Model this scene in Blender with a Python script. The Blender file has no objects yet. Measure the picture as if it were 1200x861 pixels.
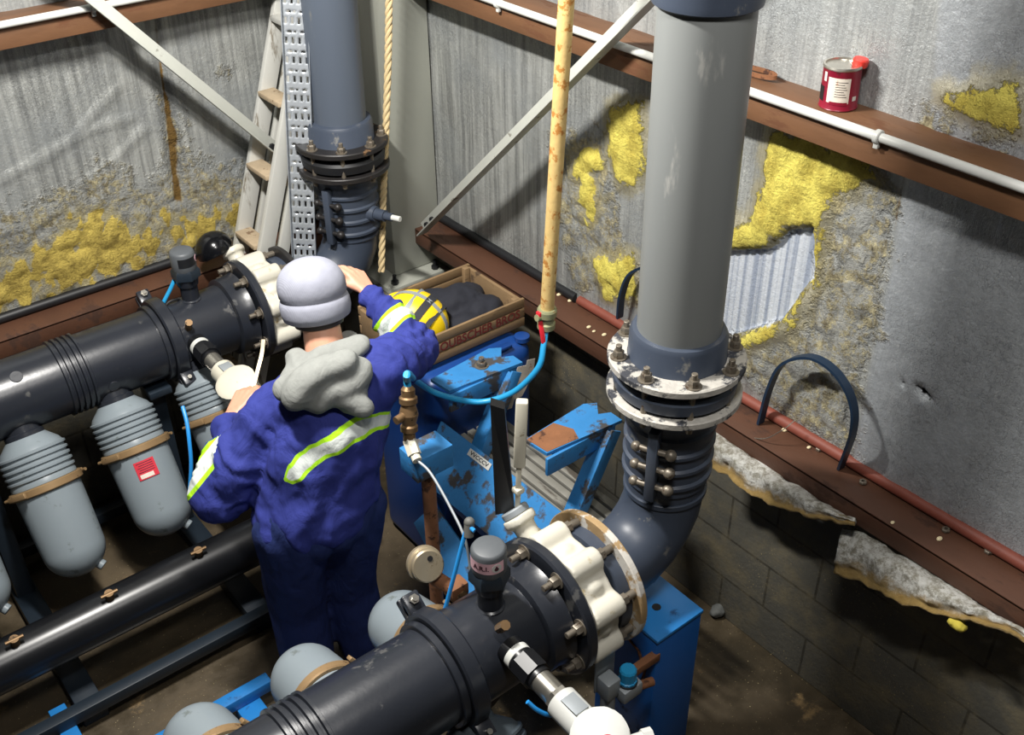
import bpy, bmesh, math, random
import numpy as np
from mathutils import Vector, Matrix, noise
random.seed(7)
S = bpy.context.scene
COL = S.collection
PI = math.pi
# ------------------------------------------------------------------ camera
YAW, PITCH, ROLL, FOC = math.radians(51.7), math.radians(34.56), math.radians(.71), 1253.0
CAM = Vector((0, 0, 3.2))
_f = Vector((math.cos(YAW)*math.cos(PITCH), math.sin(YAW)*math.cos(PITCH), -math.sin(PITCH)))
_r = Vector((math.sin(YAW), -math.cos(YAW), 0)); _d = _f.cross(_r)
_r2 = math.cos(ROLL)*_r + math.sin(ROLL)*_d; _d2 = -math.sin(ROLL)*_r + math.cos(ROLL)*_d
cd = bpy.data.cameras.new('camera'); cam = bpy.data.objects.new('camera', cd); COL.objects.link(cam)
cd.sensor_fit = 'HORIZONTAL'; cd.sensor_width = 36; cd.lens = FOC/1200*36; cd.clip_start = .02
m = Matrix((_r2, -_d2, -_f)).transposed().to_4x4(); m.translation = CAM; cam.matrix_world = m
S.camera = cam
# ------------------------------------------------------------------ light
w = bpy.data.worlds.new('world'); S.world = w; w.use_nodes = True
w.node_tree.nodes['Background'].inputs[0].default_value = (.62, .68, .72, 1)
w.node_tree.nodes['Background'].inputs[1].default_value = .05
def area(name, loc, target, sx, sy, power, col):
    l = bpy.data.lights.new(name, 'AREA'); l.shape = 'RECTANGLE'; l.size = sx; l.size_y = sy; l.energy = power; l.color = col
    o = bpy.data.objects.new(name, l); COL.objects.link(o); o.location = loc
    o.rotation_euler = (Vector(target)-Vector(loc)).to_track_quat('-Z', 'Y').to_euler()
    return o
area('ceiling_lamp', (.75, 2.45, 3.5), (1.6, 2.6, 1.0), .5, .1, 84, (1, .97, .92))
area('ceiling_lamp', (.7, .55, 4.1), (2.4, 1.4, 1.6), .6, .12, 32, (1, .97, .93))
S.view_settings.view_transform = 'Standard'; S.view_settings.look = 'None'
S.view_settings.exposure = .62; S.view_settings.gamma = 1; S.view_settings.use_curve_mapping = False

def ray(x, y): return _r2*((x-600)/FOC) + _d2*((y-430.5)/FOC) + _f
def PD(x, y, d): return CAM + ray(x, y)*d
def PX(x, y, X): k = ray(x, y); return CAM + k*((X-CAM.x)/k.x)
def PY(x, y, Y): k = ray(x, y); return CAM + k*((Y-CAM.y)/k.y)
def PZ(x, y, z): k = ray(x, y); return CAM + k*((z-CAM.z)/k.z)

# ------------------------------------------------------------------ materials
def lin(c):
    return tuple(((v/255)/12.92 if v/255 <= .04045 else ((v/255+.055)/1.055)**2.4) for v in c)
class NT:
    def __init__(s, name):
        s.m = bpy.data.materials.new(name); s.m.use_nodes = True; s.t = s.m.node_tree
        s.b = s.t.nodes['Principled BSDF']
        s.co = s.n('ShaderNodeTexCoord').outputs['Object']
    def n(s, ty, **kw):
        n = s.t.nodes.new(ty)
        for k, v in kw.items(): setattr(n, k, v)
        return n
    def l(s, a, b): s.t.links.new(a, b)
    def val(s, sock, v):
        if hasattr(v, 'is_linked') or isinstance(v, bpy.types.NodeSocket): s.l(v, sock)
        else: sock.default_value = v
    def mapv(s, scale, src=None, loc=(0, 0, 0), rot=(0, 0, 0)):
        n = s.n('ShaderNodeMapping'); n.inputs['Scale'].default_value = scale; n.inputs['Location'].default_value = loc; n.inputs['Rotation'].default_value = rot
        s.l(src or s.co, n.inputs[0]); return n.outputs[0]
    def noise(s, scale, detail=4, rough=.55, vec=None, dist=0):
        n = s.n('ShaderNodeTexNoise'); n.inputs['Scale'].default_value = scale; n.inputs['Detail'].default_value = detail
        n.inputs['Roughness'].default_value = rough; n.inputs['Distortion'].default_value = dist
        s.l(vec or s.co, n.inputs['Vector']); return n.outputs['Fac']
    def ramp(s, fac, a, b):
        n = s.n('ShaderNodeMapRange'); n.clamp = True; n.interpolation_type = 'SMOOTHSTEP'
        s.val(n.inputs[0], fac); n.inputs[1].default_value = a; n.inputs[2].default_value = b; return n.outputs[0]
    def math(s, op, a, b=0.0):
        n = s.n('ShaderNodeMath', operation=op); s.val(n.inputs[0], a); s.val(n.inputs[1], b); return n.outputs[0]
    def mix(s, fac, a, b):
        n = s.n('ShaderNodeMix', data_type='RGBA'); s.val(n.inputs[0], fac)
        for i, v in ((6, a), (7, b)):
            if isinstance(v, tuple): n.inputs[i].default_value = (*v[:3], 1)
            else: s.l(v, n.inputs[i])
        return n.outputs[2]
    def mul(s, c, f):
        n = s.n('ShaderNodeMix', data_type='RGBA', blend_type='MULTIPLY'); n.inputs[0].default_value = 1
        if isinstance(c, tuple): n.inputs[6].default_value = (*c[:3], 1)
        else: s.l(c, n.inputs[6])
        s.l(f, n.inputs[7]); return n.outputs[2]
    def attr(s, name):
        n = s.n('ShaderNodeAttribute'); n.attribute_name = name; return n.outputs['Fac']
    def bump(s, h, strength, dist=.01):
        n = s.n('ShaderNodeBump'); n.inputs['Strength'].default_value = strength; n.inputs['Distance'].default_value = dist
        s.l(h, n.inputs['Height'])
        if s.b.inputs['Normal'].is_linked: s.l(s.b.inputs['Normal'].links[0].from_socket, n.inputs['Normal'])
        s.l(n.outputs[0], s.b.inputs['Normal'])
    def out(s, col=None, rough=None, metal=None, spec=None):
        for k, v in (('Base Color', col), ('Roughness', rough), ('Metallic', metal), ('Specular IOR Level', spec)):
            if v is None: continue
            if isinstance(v, tuple): s.b.inputs[k].default_value = (*v[:3], 1)
            else: s.val(s.b.inputs[k], v)
        return s.m
def mat(name, c, rough=.5, metal=0, var=.18, vs=9, bump=0, bs=60, dirt=None, spec=.5, stretch=(1, 1, 1)):
    """colour with noise variation, optional (dirt colour, amount, scale) patches and bump"""
    t = NT(name); c = lin(c); v = t.mapv(stretch)
    col = t.mix(t.noise(vs, 5, .6, v), tuple(x*(1-var) for x in c), tuple(min(1, x*(1+var)) for x in c))
    r = rough
    if dirt:
        k = t.noise(dirt[2], 6, .65, v); mk = t.ramp(k, .62-dirt[1]*.4, .70-dirt[1]*.4)
        col = t.mix(mk, col, lin(dirt[0])); r = t.math('ADD', t.math('MULTIPLY', mk, .25), rough)
    if bump: t.bump(t.noise(bs, 4, .6, v), bump, .004)
    return t.out(col, r, metal, spec)

# ------------------------------------------------------------------ mesh builder
def frame(axis, up=(0, 0, 1)):
    z = Vector(axis).normalized(); u = Vector(up)
    if abs(z.dot(u.normalized())) > .98: u = Vector((1, 0, 0)) if abs(z.x) < .9 else Vector((0, 1, 0))
    x = u.cross(z).normalized(); y = z.cross(x); return x, y, z
class MB:
    def __init__(s): s.v = []; s.f = []; s.mi = []
    def add(s, v, f, mi=0):
        o = len(s.v); s.v += [Vector(p) for p in v]; s.f += [[i+o for i in q] for q in f]; s.mi += [mi]*len(f); return s
    def bm(s, bm, mi=0, mw=None):
        bm.verts.index_update()
        s.add([(mw @ v.co if mw else v.co.copy()) for v in bm.verts], [[v.index for v in f.verts] for f in bm.faces], mi); bm.free(); return s
    def box(s, c, size, bev=.004, rot=None, mi=0, seg=2):
        b = bmesh.new(); bmesh.ops.create_cube(b, size=1)
        for v in b.verts: v.co = Vector((v.co.x*size[0], v.co.y*size[1], v.co.z*size[2]))
        if bev: bmesh.ops.bevel(b, geom=b.edges[:], offset=min(bev, min(size)*.45), segments=seg, affect='EDGES', profile=.5)
        M = Matrix.Translation(c) @ (rot.to_4x4() if rot else Matrix())
        return s.bm(b, mi, M)
    def bar(s, a, b, w, h, up=(0, 0, 1), bev=.003, mi=0):
        a = Vector(a); b = Vector(b); x, y, z = frame(b-a, up)
        return s.box((a+b)/2, (w, h, (b-a).length), bev, Matrix((x, y, z)).transposed(), mi)
    def tube(s, path, r, n=14, cap=True, mi=0, flat=None):
        P = [Vector(p) for p in path]; k = len(P); R = r if isinstance(r, (list, tuple)) else [r]*k
        T = [(P[min(i+1, k-1)]-P[max(i-1, 0)]).normalized() for i in range(k)]
        x, y, _ = frame(T[0]); vs = []
        for i in range(k):
            if i: 
                q = T[i-1].rotation_difference(T[i]); x = q @ x; y = q @ y
            for j in range(n):
                a = 2*PI*j/n; cx, cy = math.cos(a), math.sin(a)
                if flat: cx *= flat
                vs.append(P[i] + (x*cx + y*cy)*R[i])
        fs = [[i*n+j, i*n+(j+1) % n, (i+1)*n+(j+1) % n, (i+1)*n+j] for i in range(k-1) for j in range(n)]
        if cap: fs += [list(range(n))[::-1], [(k-1)*n+j for j in range(n)]]
        return s.add(vs, fs, mi)
    def lathe(s, prof, o, axis=(0, 0, 1), n=40, mi=0, sx=1, sy=1, up=(0, 0, 1), mod=None):
        x, y, z = frame(axis, up); o = Vector(o); vs = []; k = len(prof)
        for r, h in prof:
            for j in range(n):
                a = 2*PI*j/n; rr = r*(mod(a, h) if mod else 1)
                vs.append(o + x*math.cos(a)*rr*sx + y*math.sin(a)*rr*sy + z*h)
        fs = [[i*n+j, i*n+(j+1) % n, (i+1)*n+(j+1) % n, (i+1)*n+j] for i in range(k-1) for j in range(n)]
        fs += [list(range(n))[::-1], [(k-1)*n+j for j in range(n)]]
        return s.add(vs, fs, mi)
    def cyl(s, a, b, r, n=20, mi=0, r2=None, ch=0):
        a = Vector(a); b = Vector(b); L = (b-a).length; r2 = r if r2 is None else r2
        pr = [(r-ch, 0), (r, ch), (r2, L-ch), (r2-ch, L)] if ch else [(r, 0), (r2, L)]
        return s.lathe(pr, a, b-a, n, mi)
    def ring(s, o, axis, h, ro, ri, n=48, mi=0, ch=.002):
        x, y, z = frame(axis); o = Vector(o); pr = [(ri, 0), (ro-ch, 0), (ro, ch), (ro, h-ch), (ro-ch, h), (ri, h)]; k = len(pr); vs = []
        for r, hh in pr:
            for j in range(n):
                a = 2*PI*j/n; vs.append(o + x*math.cos(a)*r + y*math.sin(a)*r + z*hh)
        fs = [[i*n+j, i*n+(j+1) % n, ((i+1) % k)*n+(j+1) % n, ((i+1) % k)*n+j] for i in range(k) for j in range(n)]
        return s.add(vs, fs, mi)
    def sph(s, c, r, mi=0, n=20, sc=(1, 1, 1), rot=None):
        b = bmesh.new(); bmesh.ops.create_uvsphere(b, u_segments=n, v_segments=max(8, n*2//3), radius=1)
        M = Matrix.Translation(c) @ (rot.to_4x4() if rot else Matrix()) @ Matrix.Diagonal((r*sc[0], r*sc[1], r*sc[2], 1))
        return s.bm(b, mi, M)
    def prism(s, poly, ext, mi=0):
        P = [Vector(p) for p in poly]; e = Vector(ext); n = len(P)
        return s.add(P+[p+e for p in P], [list(range(n))[::-1], [n+i for i in range(n)]]+[[i, (i+1) % n, n+(i+1) % n, n+i] for i in range(n)], mi)
    def caps(s, a, b, ra, rb, n=18, mi=0):
        """tapered capsule"""
        a = Vector(a); b = Vector(b); L = max((b-a).length, 1e-4); pr = []
        for i in range(7): t = -PI/2+PI/2*i/6*.999; pr.append((max(ra*math.cos(t), 1e-4), ra*math.sin(t)))
        for i in range(7): t = PI/2*i/6*.999; pr.append((max(rb*math.cos(t), 1e-4), L+rb*math.sin(t)))
        return s.lathe(pr, a, b-a, n, mi)
    def band(s, path, wdir, w, t, mi=0):
        """flat strap of width w along wdir"""
        P = [Vector(p) for p in path]; k = len(P); wd = Vector(wdir).normalized(); vs = []
        for i in range(k):
            T = (P[min(i+1, k-1)]-P[max(i-1, 0)]).normalized(); nn = T.cross(wd).normalized()
            for a, b in ((-1, -1), (1, -1), (1, 1), (-1, 1)): vs.append(P[i]+wd*a*w/2+nn*b*t/2)
        fs = [[i*4+j, i*4+(j+1) % 4, i*4+4+(j+1) % 4, i*4+4+j] for i in range(k-1) for j in range(4)]+[[3, 2, 1, 0], [k*4-4, k*4-3, k*4-2, k*4-1]]
        return s.add(vs, fs, mi)
    def mesh(s, name, mats, org=(0, 0, 0), smooth=35):
        me = bpy.data.meshes.new(name); o = Vector(org)
        me.from_pydata([tuple(v-o) for v in s.v], [], s.f)
        for q in (mats if isinstance(mats, (list, tuple)) else [mats]): me.materials.append(q)
        me.polygons.foreach_set('material_index', s.mi)
        b = bmesh.new(); b.from_mesh(me); bmesh.ops.recalc_face_normals(b, faces=b.faces[:]); b.to_mesh(me); b.free()
        if smooth:
            me.polygons.foreach_set('use_smooth', [True]*len(me.polygons))
            if smooth < 180: me.set_sharp_from_angle(angle=math.radians(smooth))
        me.update(); return me
ORG = {}
def thing(name, label, cat, loc, group=None):
    o = bpy.data.objects.new(name, None); o.empty_display_size = .05; COL.objects.link(o); o.location = loc; ORG[o.name] = Vector(loc)
    o['label'] = label; o['category'] = cat
    if group: o['group'] = group
    return o
def part(name, mb, mats, parent, label=None, smooth=35):
    org = ORG[parent.name]; o = bpy.data.objects.new(name, mb.mesh(name, mats, org, smooth)); COL.objects.link(o); o.parent = parent
    if parent.type == 'MESH': pass
    ORG[o.name] = org
    if label: o['label'] = label
    return o
def solo(name, mb, mats, label, cat, group=None, org=None, smooth=35):
    c = Vector(org) if org else sum(mb.v, Vector())/len(mb.v)
    o = bpy.data.objects.new(name, mb.mesh(name, mats, c, smooth)); o.location = c; COL.objects.link(o); ORG[o.name] = c
    o['label'] = label; o['category'] = cat
    if group: o['group'] = group
    return o
def struct(name, mb, mats, smooth=35):
    o = bpy.data.objects.new(name, mb.mesh(name, mats, (0, 0, 0), smooth)); COL.objects.link(o); o['kind'] = 'structure'; ORG[o.name] = Vector(); return o
def fuse(mb, voxel, smooth=6, disp=None):
    """union of overlapping solids into one skin, smoothed"""
    me = mb.mesh('tmp', [None], (0, 0, 0), 0); o = bpy.data.objects.new('tmp', me); COL.objects.link(o)
    r = o.modifiers.new('r', 'REMESH'); r.mode = 'VOXEL'; r.voxel_size = voxel
    if smooth: q = o.modifiers.new('s', 'SMOOTH'); q.iterations = smooth; q.factor = .5
    bpy.context.view_layer.update(); e = o.evaluated_get(bpy.context.evaluated_depsgraph_get()); m2 = e.to_mesh()
    out = MB(); m2.calc_loop_triangles()
    V = [v.co.copy() for v in m2.vertices]
    if disp:
        N = [v.normal.copy() for v in m2.vertices]; V = [p+n*disp(p, n) for p, n in zip(V, N)]
    out.add(V, [list(p.vertices) for p in m2.polygons])
    e.to_mesh_clear(); bpy.data.objects.remove(o); bpy.data.meshes.remove(me); return out
def text_mb(body, size, o, xdir, ydir, depth=.0006, width=None):
    c = bpy.data.curves.new('t', 'FONT'); c.body = body; c.size = size; c.extrude = depth; c.align_x = 'CENTER'; c.align_y = 'CENTER'; c.resolution_u = 3; c.offset = size*.02
    ob = bpy.data.objects.new('t', c); COL.objects.link(ob); bpy.context.view_layer.update()
    me = bpy.data.meshes.new_from_object(ob.evaluated_get(bpy.context.evaluated_depsgraph_get()))
    x = Vector(xdir).normalized(); y = Vector(ydir).normalized(); z = x.cross(y); k = 1
    xs = [v.co.x for v in me.vertices]
    if width and xs: k = width/(max(xs)-min(xs))
    mb = MB().add([Vector(o)+x*v.co.x*k+y*v.co.y+z*v.co.z for v in me.vertices], [list(p.vertices) for p in me.polygons])
    bpy.data.objects.remove(ob); bpy.data.curves.remove(c); bpy.data.meshes.remove(me); return mb
def catmull(P, k=8):
    P = [Vector(p) for p in P]; out = []
    for i in range(len(P)-1):
        a = P[i-1] if i else P[0]*2-P[1]; b, c = P[i], P[i+1]; d = P[i+2] if i+2 < len(P) else P[-1]*2-P[-2]
        for j in range(k):
            t = j/k; out.append(.5*((2*b)+(c-a)*t+(2*a-5*b+4*c-d)*t*t+(3*b-a-3*c+d)*t**3))
    return out+[P[-1]]
def smin(a, lo, hi): t = max(0, min(1, (a-lo)/(hi-lo))); return t*t*(3-2*t)
def sd_poly(p, poly):
    """signed distance to polygon, positive inside"""
    d = 1e9; ins = False; x, y = p; n = len(poly)
    for i in range(n):
        ax, ay = poly[i]; bx, by = poly[(i+1) % n]; ex, ey = bx-ax, by-ay; wx, wy = x-ax, y-ay
        t = max(0, min(1, (wx*ex+wy*ey)/(ex*ex+ey*ey+1e-12))); d = min(d, (wx-ex*t)**2+(wy-ey*t)**2)
        if (ay > y) != (by > y) and x < (bx-ax)*(y-ay)/(by-ay)+ax: ins = not ins
    d = math.sqrt(d); return d if ins else -d
def nz(x, y, z, s): return noise.noise(Vector((x*s, y*s, z*s)))
def fbm(x, y, z, s, o=4): return noise.fractal(Vector((x*s, y*s, z*s)), .9, 2.1, o)
#@MATS
BLACKPIPE = mat('black_pipe_paint', (38, 41, 48), .3, var=.25, vs=5, bump=.12, bs=25, dirt=((74, 74, 74), .02, 12))
PVC_DARK = mat('slate_pvc', (62, 70, 84), .42, var=.15, vs=5, bump=.05, bs=30, dirt=((110, 110, 108), .0, 16))
PVC_GREY = mat('grey_pvc', (122, 125, 124), .42, var=.14, vs=4, stretch=(1, 1, .25), dirt=((150, 150, 146), .05, 9))
PVC_BLUEGREY = mat('bluegrey_pvc', (82, 90, 102), .4, var=.12, vs=4, stretch=(1, 1, .3), dirt=((112, 112, 108), .03, 8))
POD_GREY = mat('pod_grey_plastic', (132, 142, 148), .33, var=.07, vs=5, bump=.03, bs=20, dirt=((104, 112, 112), .0, 14))
POD_DARK = mat('pod_dark_plastic', (70, 78, 84), .4, var=.1)
VALVE = mat('white_cast_paint', (208, 204, 190), .42, var=.06, vs=9, bump=.1, bs=30, dirt=((176, 160, 120), .1, 11))
CREAM = mat('cream_paint', (204, 199, 182), .4, var=.07, vs=12, dirt=((150, 140, 115), .03, 30))
WHITE = mat('white_plastic', (208, 209, 204), .4, var=.05, vs=12)
BOLT = mat('zinc_bolt', (126, 118, 106), .45, metal=.55, var=.3, vs=40, dirt=((84, 68, 54), .15, 45))
STEEL = mat('bare_steel', (190, 186, 176), .3, metal=.9, var=.2, vs=30)
BRASS = mat('old_brass', (128, 102, 72), .45, metal=.6, var=.3, vs=45, dirt=((70, 58, 46), .15, 30))
CORRODE = mat('corroded_ring', (188, 184, 176), .6, metal=.2, var=.35, vs=30, bump=.7, bs=50, dirt=((58, 60, 66), .3, 14))
CORRODE_TAN = mat('corroded_tan_ring', (168, 140, 100), .6, metal=.1, var=.3, vs=18, bump=.4, bs=50, dirt=((206, 202, 194), .3, 16))
BLKRING = mat('dirty_black_ring', (40, 38, 38), .45, metal=.2, var=.3, vs=20, bump=.2, bs=50, dirt=((122, 92, 62), .03, 18))
BLUE = mat('blue_enamel', (38, 124, 196), .38, var=.12, vs=6, bump=.06, bs=40, dirt=((28, 74, 124), .05, 7))
BLUE_WORN = mat('worn_blue_enamel', (48, 122, 182), .5, var=.3, vs=9, bump=.3, bs=55, dirt=((64, 62, 62), .22, 9))
BLUE_DEEP = mat('deep_blue_enamel', (24, 92, 168), .4, var=.12, vs=6, dirt=((40, 42, 52), .05, 6))
RUST = mat('rust', (128, 84, 54), .8, var=.35, vs=18, bump=.5, bs=60, dirt=((72, 46, 34), .2, 20))
ALU = mat('dull_aluminium', (204, 204, 198), .45, metal=.25, var=.12, vs=9, stretch=(1, 1, .2), dirt=((128, 120, 106), .06, 12))
ALU_DIRTY = mat('dirty_tread', (168, 150, 124), .7, var=.3, vs=22, bump=.3, bs=50, dirt=((120, 98, 74), .12, 18))
GALV = mat('galvanised', (196, 202, 208), .42, metal=.55, var=.12, vs=26)
BRACE = mat('grey_painted_angle', (192, 194, 186), .45, metal=.15, var=.1, vs=7, dirt=((120, 116, 106), .03, 14))
COLUMN = mat('grey_green_column_paint', (164, 166, 156), .42, var=.12, vs=4, stretch=(1, 1, .2))
BEAM = mat('rust_brown_beam', (84, 55, 40), .55, var=.32, vs=8, bump=.25, bs=45, dirt=((66, 42, 30), .2, 9), stretch=(1, .45, 1))
TIMBER = mat('brown_rail', (108, 75, 50), .6, var=.4, vs=16, bump=.25, bs=40, dirt=((98, 62, 38), .15, 14), stretch=(1, .25, 1))
TIMBER_L = mat('brown_rail_left', (108, 75, 50), .6, var=.4, vs=16, bump=.25, bs=40, dirt=((98, 62, 38), .15, 14), stretch=(.25, 1, 1))
REDPIPE = mat('red_oxide_pipe', (124, 64, 50), .6, var=.25, vs=20, bump=.2)
RUBBER = mat('black_rubber', (24, 25, 28), .5, var=.2, vs=14)
BLKGLOSS = mat('black_gloss', (16, 17, 20), .18, var=.1)
HOSE = mat('blue_hose', (40, 150, 204), .35, var=.06)
TUBEBLUE = mat('blue_air_tube', (42, 144, 220), .35, var=.08)
REDPL = mat('red_plastic', (206, 40, 52), .4, var=.08)
CANRED = mat('maroon_can_paint', (132, 18, 44), .35, var=.12, dirt=((90, 20, 30), .02, 30))
CAPRED = mat('red_cap', (222, 62, 52), .4, var=.06)
PAPER = mat('paper_label', (224, 214, 200), .7, var=.08, vs=40, dirt=((190, 140, 110), .1, 60))
LABELRED = mat('red_sticker', (206, 50, 66), .5, var=.06)
PINK = mat('pink_label', (232, 186, 196), .5, var=.04)
INK = mat('dark_ink', (70, 24, 40), .6, var=.05)
BLACKINK = mat('black_ink', (24, 24, 26), .6, var=.05)
REDINK = mat('faded_red_paint', (108, 36, 28), .8, var=.3, vs=60)
WOOD = mat('weathered_crate_wood', (128, 104, 74), .75, var=.3, vs=10, bump=.3, bs=30, dirt=((78, 60, 42), .12, 12), stretch=(.25, 1, 1))
YELLOWPIPE = mat('chipped_yellow_paint', (208, 178, 116), .55, var=.25, vs=22, bump=.35, bs=70, dirt=((172, 116, 50), .22, 26))
VALVEGREEN = mat('verdigris_brass', (150, 152, 116), .55, metal=.3, var=.25, vs=40, dirt=((170, 130, 70), .12, 40))
ROPE = mat('natural_rope', (206, 184, 140), .85, var=.2, vs=40, bump=.5, bs=120)
YELLOWPL = mat('yellow_plastic', (236, 202, 24), .4, var=.06)
CHARCOAL = mat('charcoal_fabric', (44, 46, 52), .75, var=.2)
SILVERTAPE = mat('silver_tape', (150, 156, 160), .5, metal=.2, var=.08)
DRUM = mat('blue_drum_plastic', (22, 62, 128), .38, var=.12, vs=6)
SLATGREY = mat('grey_slat', (140, 138, 130), .6, metal=.2, var=.22, vs=16, bump=.2, bs=50, dirt=((86, 80, 72), .12, 12), stretch=(1, .2, 1))
CLAMPTAN = mat('tan_clamp', (156, 128, 92), .45, metal=.35, var=.2, vs=18, dirt=((96, 74, 50), .1, 20))
LEVERBLK = mat('black_lever_paint', (20, 21, 24), .35, var=.2)
GAUGE = mat('gauge_metal', (178, 164, 138), .38, metal=.6, var=.15, vs=22, dirt=((110, 92, 66), .06, 30))
FRAMEDARK = mat('dark_skid_frame', (30, 40, 50), .45, var=.2)
STONE = mat('grey_stone', (92, 94, 92), .8, var=.25, vs=20, bump=.4)
CHIP = mat('foam_chips', (222, 206, 168), .8, var=.15)
DARKCLOTH = mat('dark_navy_cloth', (26, 28, 38), .85, var=.25, vs=12, bump=.3, bs=30)
SKIN = mat('skin', (204, 150, 124), .5, var=.08, vs=20, bump=.05, bs=200)
HAIR = mat('dark_hair', (34, 24, 20), .6, var=.3, vs=60)
def knit():
    t = NT('grey_knit'); n = t.noise(30, 3); c = t.mix(n, lin((134, 136, 148)), lin((152, 154, 166)))
    wv = t.n('ShaderNodeTexWave'); wv.inputs['Scale'].default_value = 90; wv.inputs['Distortion'].default_value = .6; t.l(t.co, wv.inputs[0])
    t.bump(wv.outputs['Fac'], .12, .002); t.bump(t.noise(14, 3), .25, .01); return t.out(c, .9, 0, .2)
KNIT = knit()
def fleece():
    t = NT('grey_fleece'); c = t.mix(t.noise(35, 5, .7), lin((118, 120, 117)), lin((146, 148, 144)))
    t.bump(t.noise(160, 3), .25, .002); t.bump(t.noise(11, 3, .5, None, 1.5), .35, .02); return t.out(c, .92, 0, .2)
FLEECE = fleece()
def cloth(name, c0, c1, band):
    t = NT(name); c = t.mix(t.noise(9, 5, .6), lin(c0), lin(c1))
    if band:
        d = t.math('ABSOLUTE', t.attr('band'))
        c = t.mix(t.ramp(d, .0335, .0315), c, lin((176, 236, 40)))
        sil = t.ramp(d, .0205, .0185); c = t.mix(sil, c, lin((204, 210, 206)))
    t.bump(t.noise(240, 2), .12, .001); t.bump(t.noise(13, 4, .5, t.mapv((1, 1, .55)), 1.2), .5, .02)
    return t.out(c, .82, 0, .25)
JACKET = cloth('royal_blue_drill', (40, 48, 116), (55, 64, 142), True)
TROUSER = cloth('navy_blue_drill', (27, 38, 82), (37, 51, 102), False)
def wall_mat(name, along):
    """foil faced insulation: signed-distance attributes mark torn yellow wool, bare sheet, crumpled foil, seam"""
    t = NT(name); st = (1, 14, .55) if along == 'Y' else (14, 1, .55)
    streak = t.noise(2.6, 6, .65, t.mapv(st)); cloud = t.noise(2.2, 5, .6); fine = t.noise(70, 3, .7)
    foil = t.mix(t.ramp(streak, .3, .7), lin((126, 128, 126)), lin((186, 188, 184)))
    foil = t.mix(t.ramp(cloud, .4, .7), foil, lin((146, 150, 151)))
    rough_foil = t.mix(t.noise(26, 7, .8), lin((124, 128, 132)), lin((206, 211, 215)))
    foil = t.mix(t.attr('sheet'), foil, rough_foil)
    # fine crackle and a few long creases
    def lines(sc, wid, wob, vec):
        vo = t.n('ShaderNodeTexVoronoi'); vo.feature = 'DISTANCE_TO_EDGE'; vo.inputs['Scale'].default_value = sc
        dv = t.n('ShaderNodeVectorMath', operation='MULTIPLY_ADD'); nn = t.n('ShaderNodeTexNoise'); nn.inputs['Scale'].default_value = sc*.7; t.l(vec, nn.inputs['Vector'])
        dv.inputs[1].default_value = (wob, wob, wob); t.l(nn.outputs['Color'], dv.inputs[0]); t.l(vec, dv.inputs[2]); t.l(dv.outputs[0], vo.inputs['Vector'])
        return t.ramp(vo.outputs['Distance'], 0.0, wid)
    crease = t.math('MAXIMUM', lines(64, .1, .05, t.mapv((1, 1, .6))), t.math('SUBTRACT', 1.0, t.ramp(t.noise(3, 4), .42, .6)))
    foil = t.mix(t.math('MULTIPLY', t.math('SUBTRACT', 1.0, crease), .28), foil, lin((70, 72, 74)))
    speck = t.ramp(t.noise(95, 3, .8), .58, .7); foil = t.mix(t.math('MULTIPLY', speck, .35), foil, lin((214, 216, 214)))
    crumple = t.ramp(t.math('ADD', t.attr('crumple'), t.math('MULTIPLY', t.math('SUBTRACT', t.noise(11, 6, .75), .5), .35)), -.02, .06)
    wool_n = t.noise(42, 6, .75, t.mapv((1, 1, .5)))
    beige = t.mix(t.ramp(wool_n, .35, .65), lin((112, 104, 84)), lin((196, 186, 148)))
    foil = t.mix(t.math('MULTIPLY', crumple, .35), foil, lin((150, 148, 138)))
    foil = t.mix(t.math('MULTIPLY', crumple, t.ramp(t.noise(22, 6, .8), .46, .58)), foil, beige)
    edge = t.math('MULTIPLY', t.math('SUBTRACT', t.noise(13, 7, .75), .5), .16)
    y = t.math('ADD', t.attr('wool'), edge); ym = t.ramp(y, .0, .012)
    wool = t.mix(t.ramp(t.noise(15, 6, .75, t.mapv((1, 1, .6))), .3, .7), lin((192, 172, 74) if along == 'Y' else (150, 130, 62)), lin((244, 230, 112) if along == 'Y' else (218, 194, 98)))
    halo = t.ramp(y, -.06, -.005)
    foil = t.mix(t.math('MULTIPLY', halo, .55), foil, lin((170, 158, 112)))
    c = t.mix(ym, foil, wool)
    bm_ = t.ramp(t.math('ADD', t.attr('bare'), t.math('MULTIPLY', edge, .35)), 0, .006)
    wv = t.noise(6, 2, .4, t.mapv((1, 11, .05) if along == 'Y' else (11, 1, .05)))
    c = t.mix(bm_, c, t.mix(t.ramp(wv, .35, .65), lin((164, 174, 192)), lin((222, 228, 236))))
    stn = t.ramp(t.math('ADD', t.attr('stain'), t.math('MULTIPLY', edge, .25)), 0, .012)
    c = t.mix(stn, c, t.mix(t.noise(40, 4), lin((84, 62, 28)), lin((134, 104, 48))))
    hole = t.ramp(t.math('ADD', t.attr('hole'), t.math('MULTIPLY', edge, .25)), 0, .003); c = t.mix(hole, c, (.004, .004, .004))
    soft = t.math('MAXIMUM', ym, stn)
    t.bump(streak, .3, .012); t.bump(t.ramp(t.attr('crease'), .0, .012), -.8, .008); t.bump(crease, .25, .004); t.bump(fine, .5, .004); t.bump(t.noise(24, 6, .75), .35, .012)
    t.bump(t.math('MULTIPLY', t.math('MAXIMUM', crumple, ym), t.noise(26, 6, .75)), .9, .03)
    rough = t.math('ADD', t.math('MULTIPLY', soft, .4), .46)
    met = t.math('MULTIPLY', t.math('SUBTRACT', 1.0, t.math('MAXIMUM', soft, t.math('MULTIPLY', crumple, .8))), .35)
    return t.out(c, rough, met, .4)
WALL_R = wall_mat('torn_foil_insulation_right', 'Y'); WALL_L = wall_mat('torn_foil_insulation_left', 'X')
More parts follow.
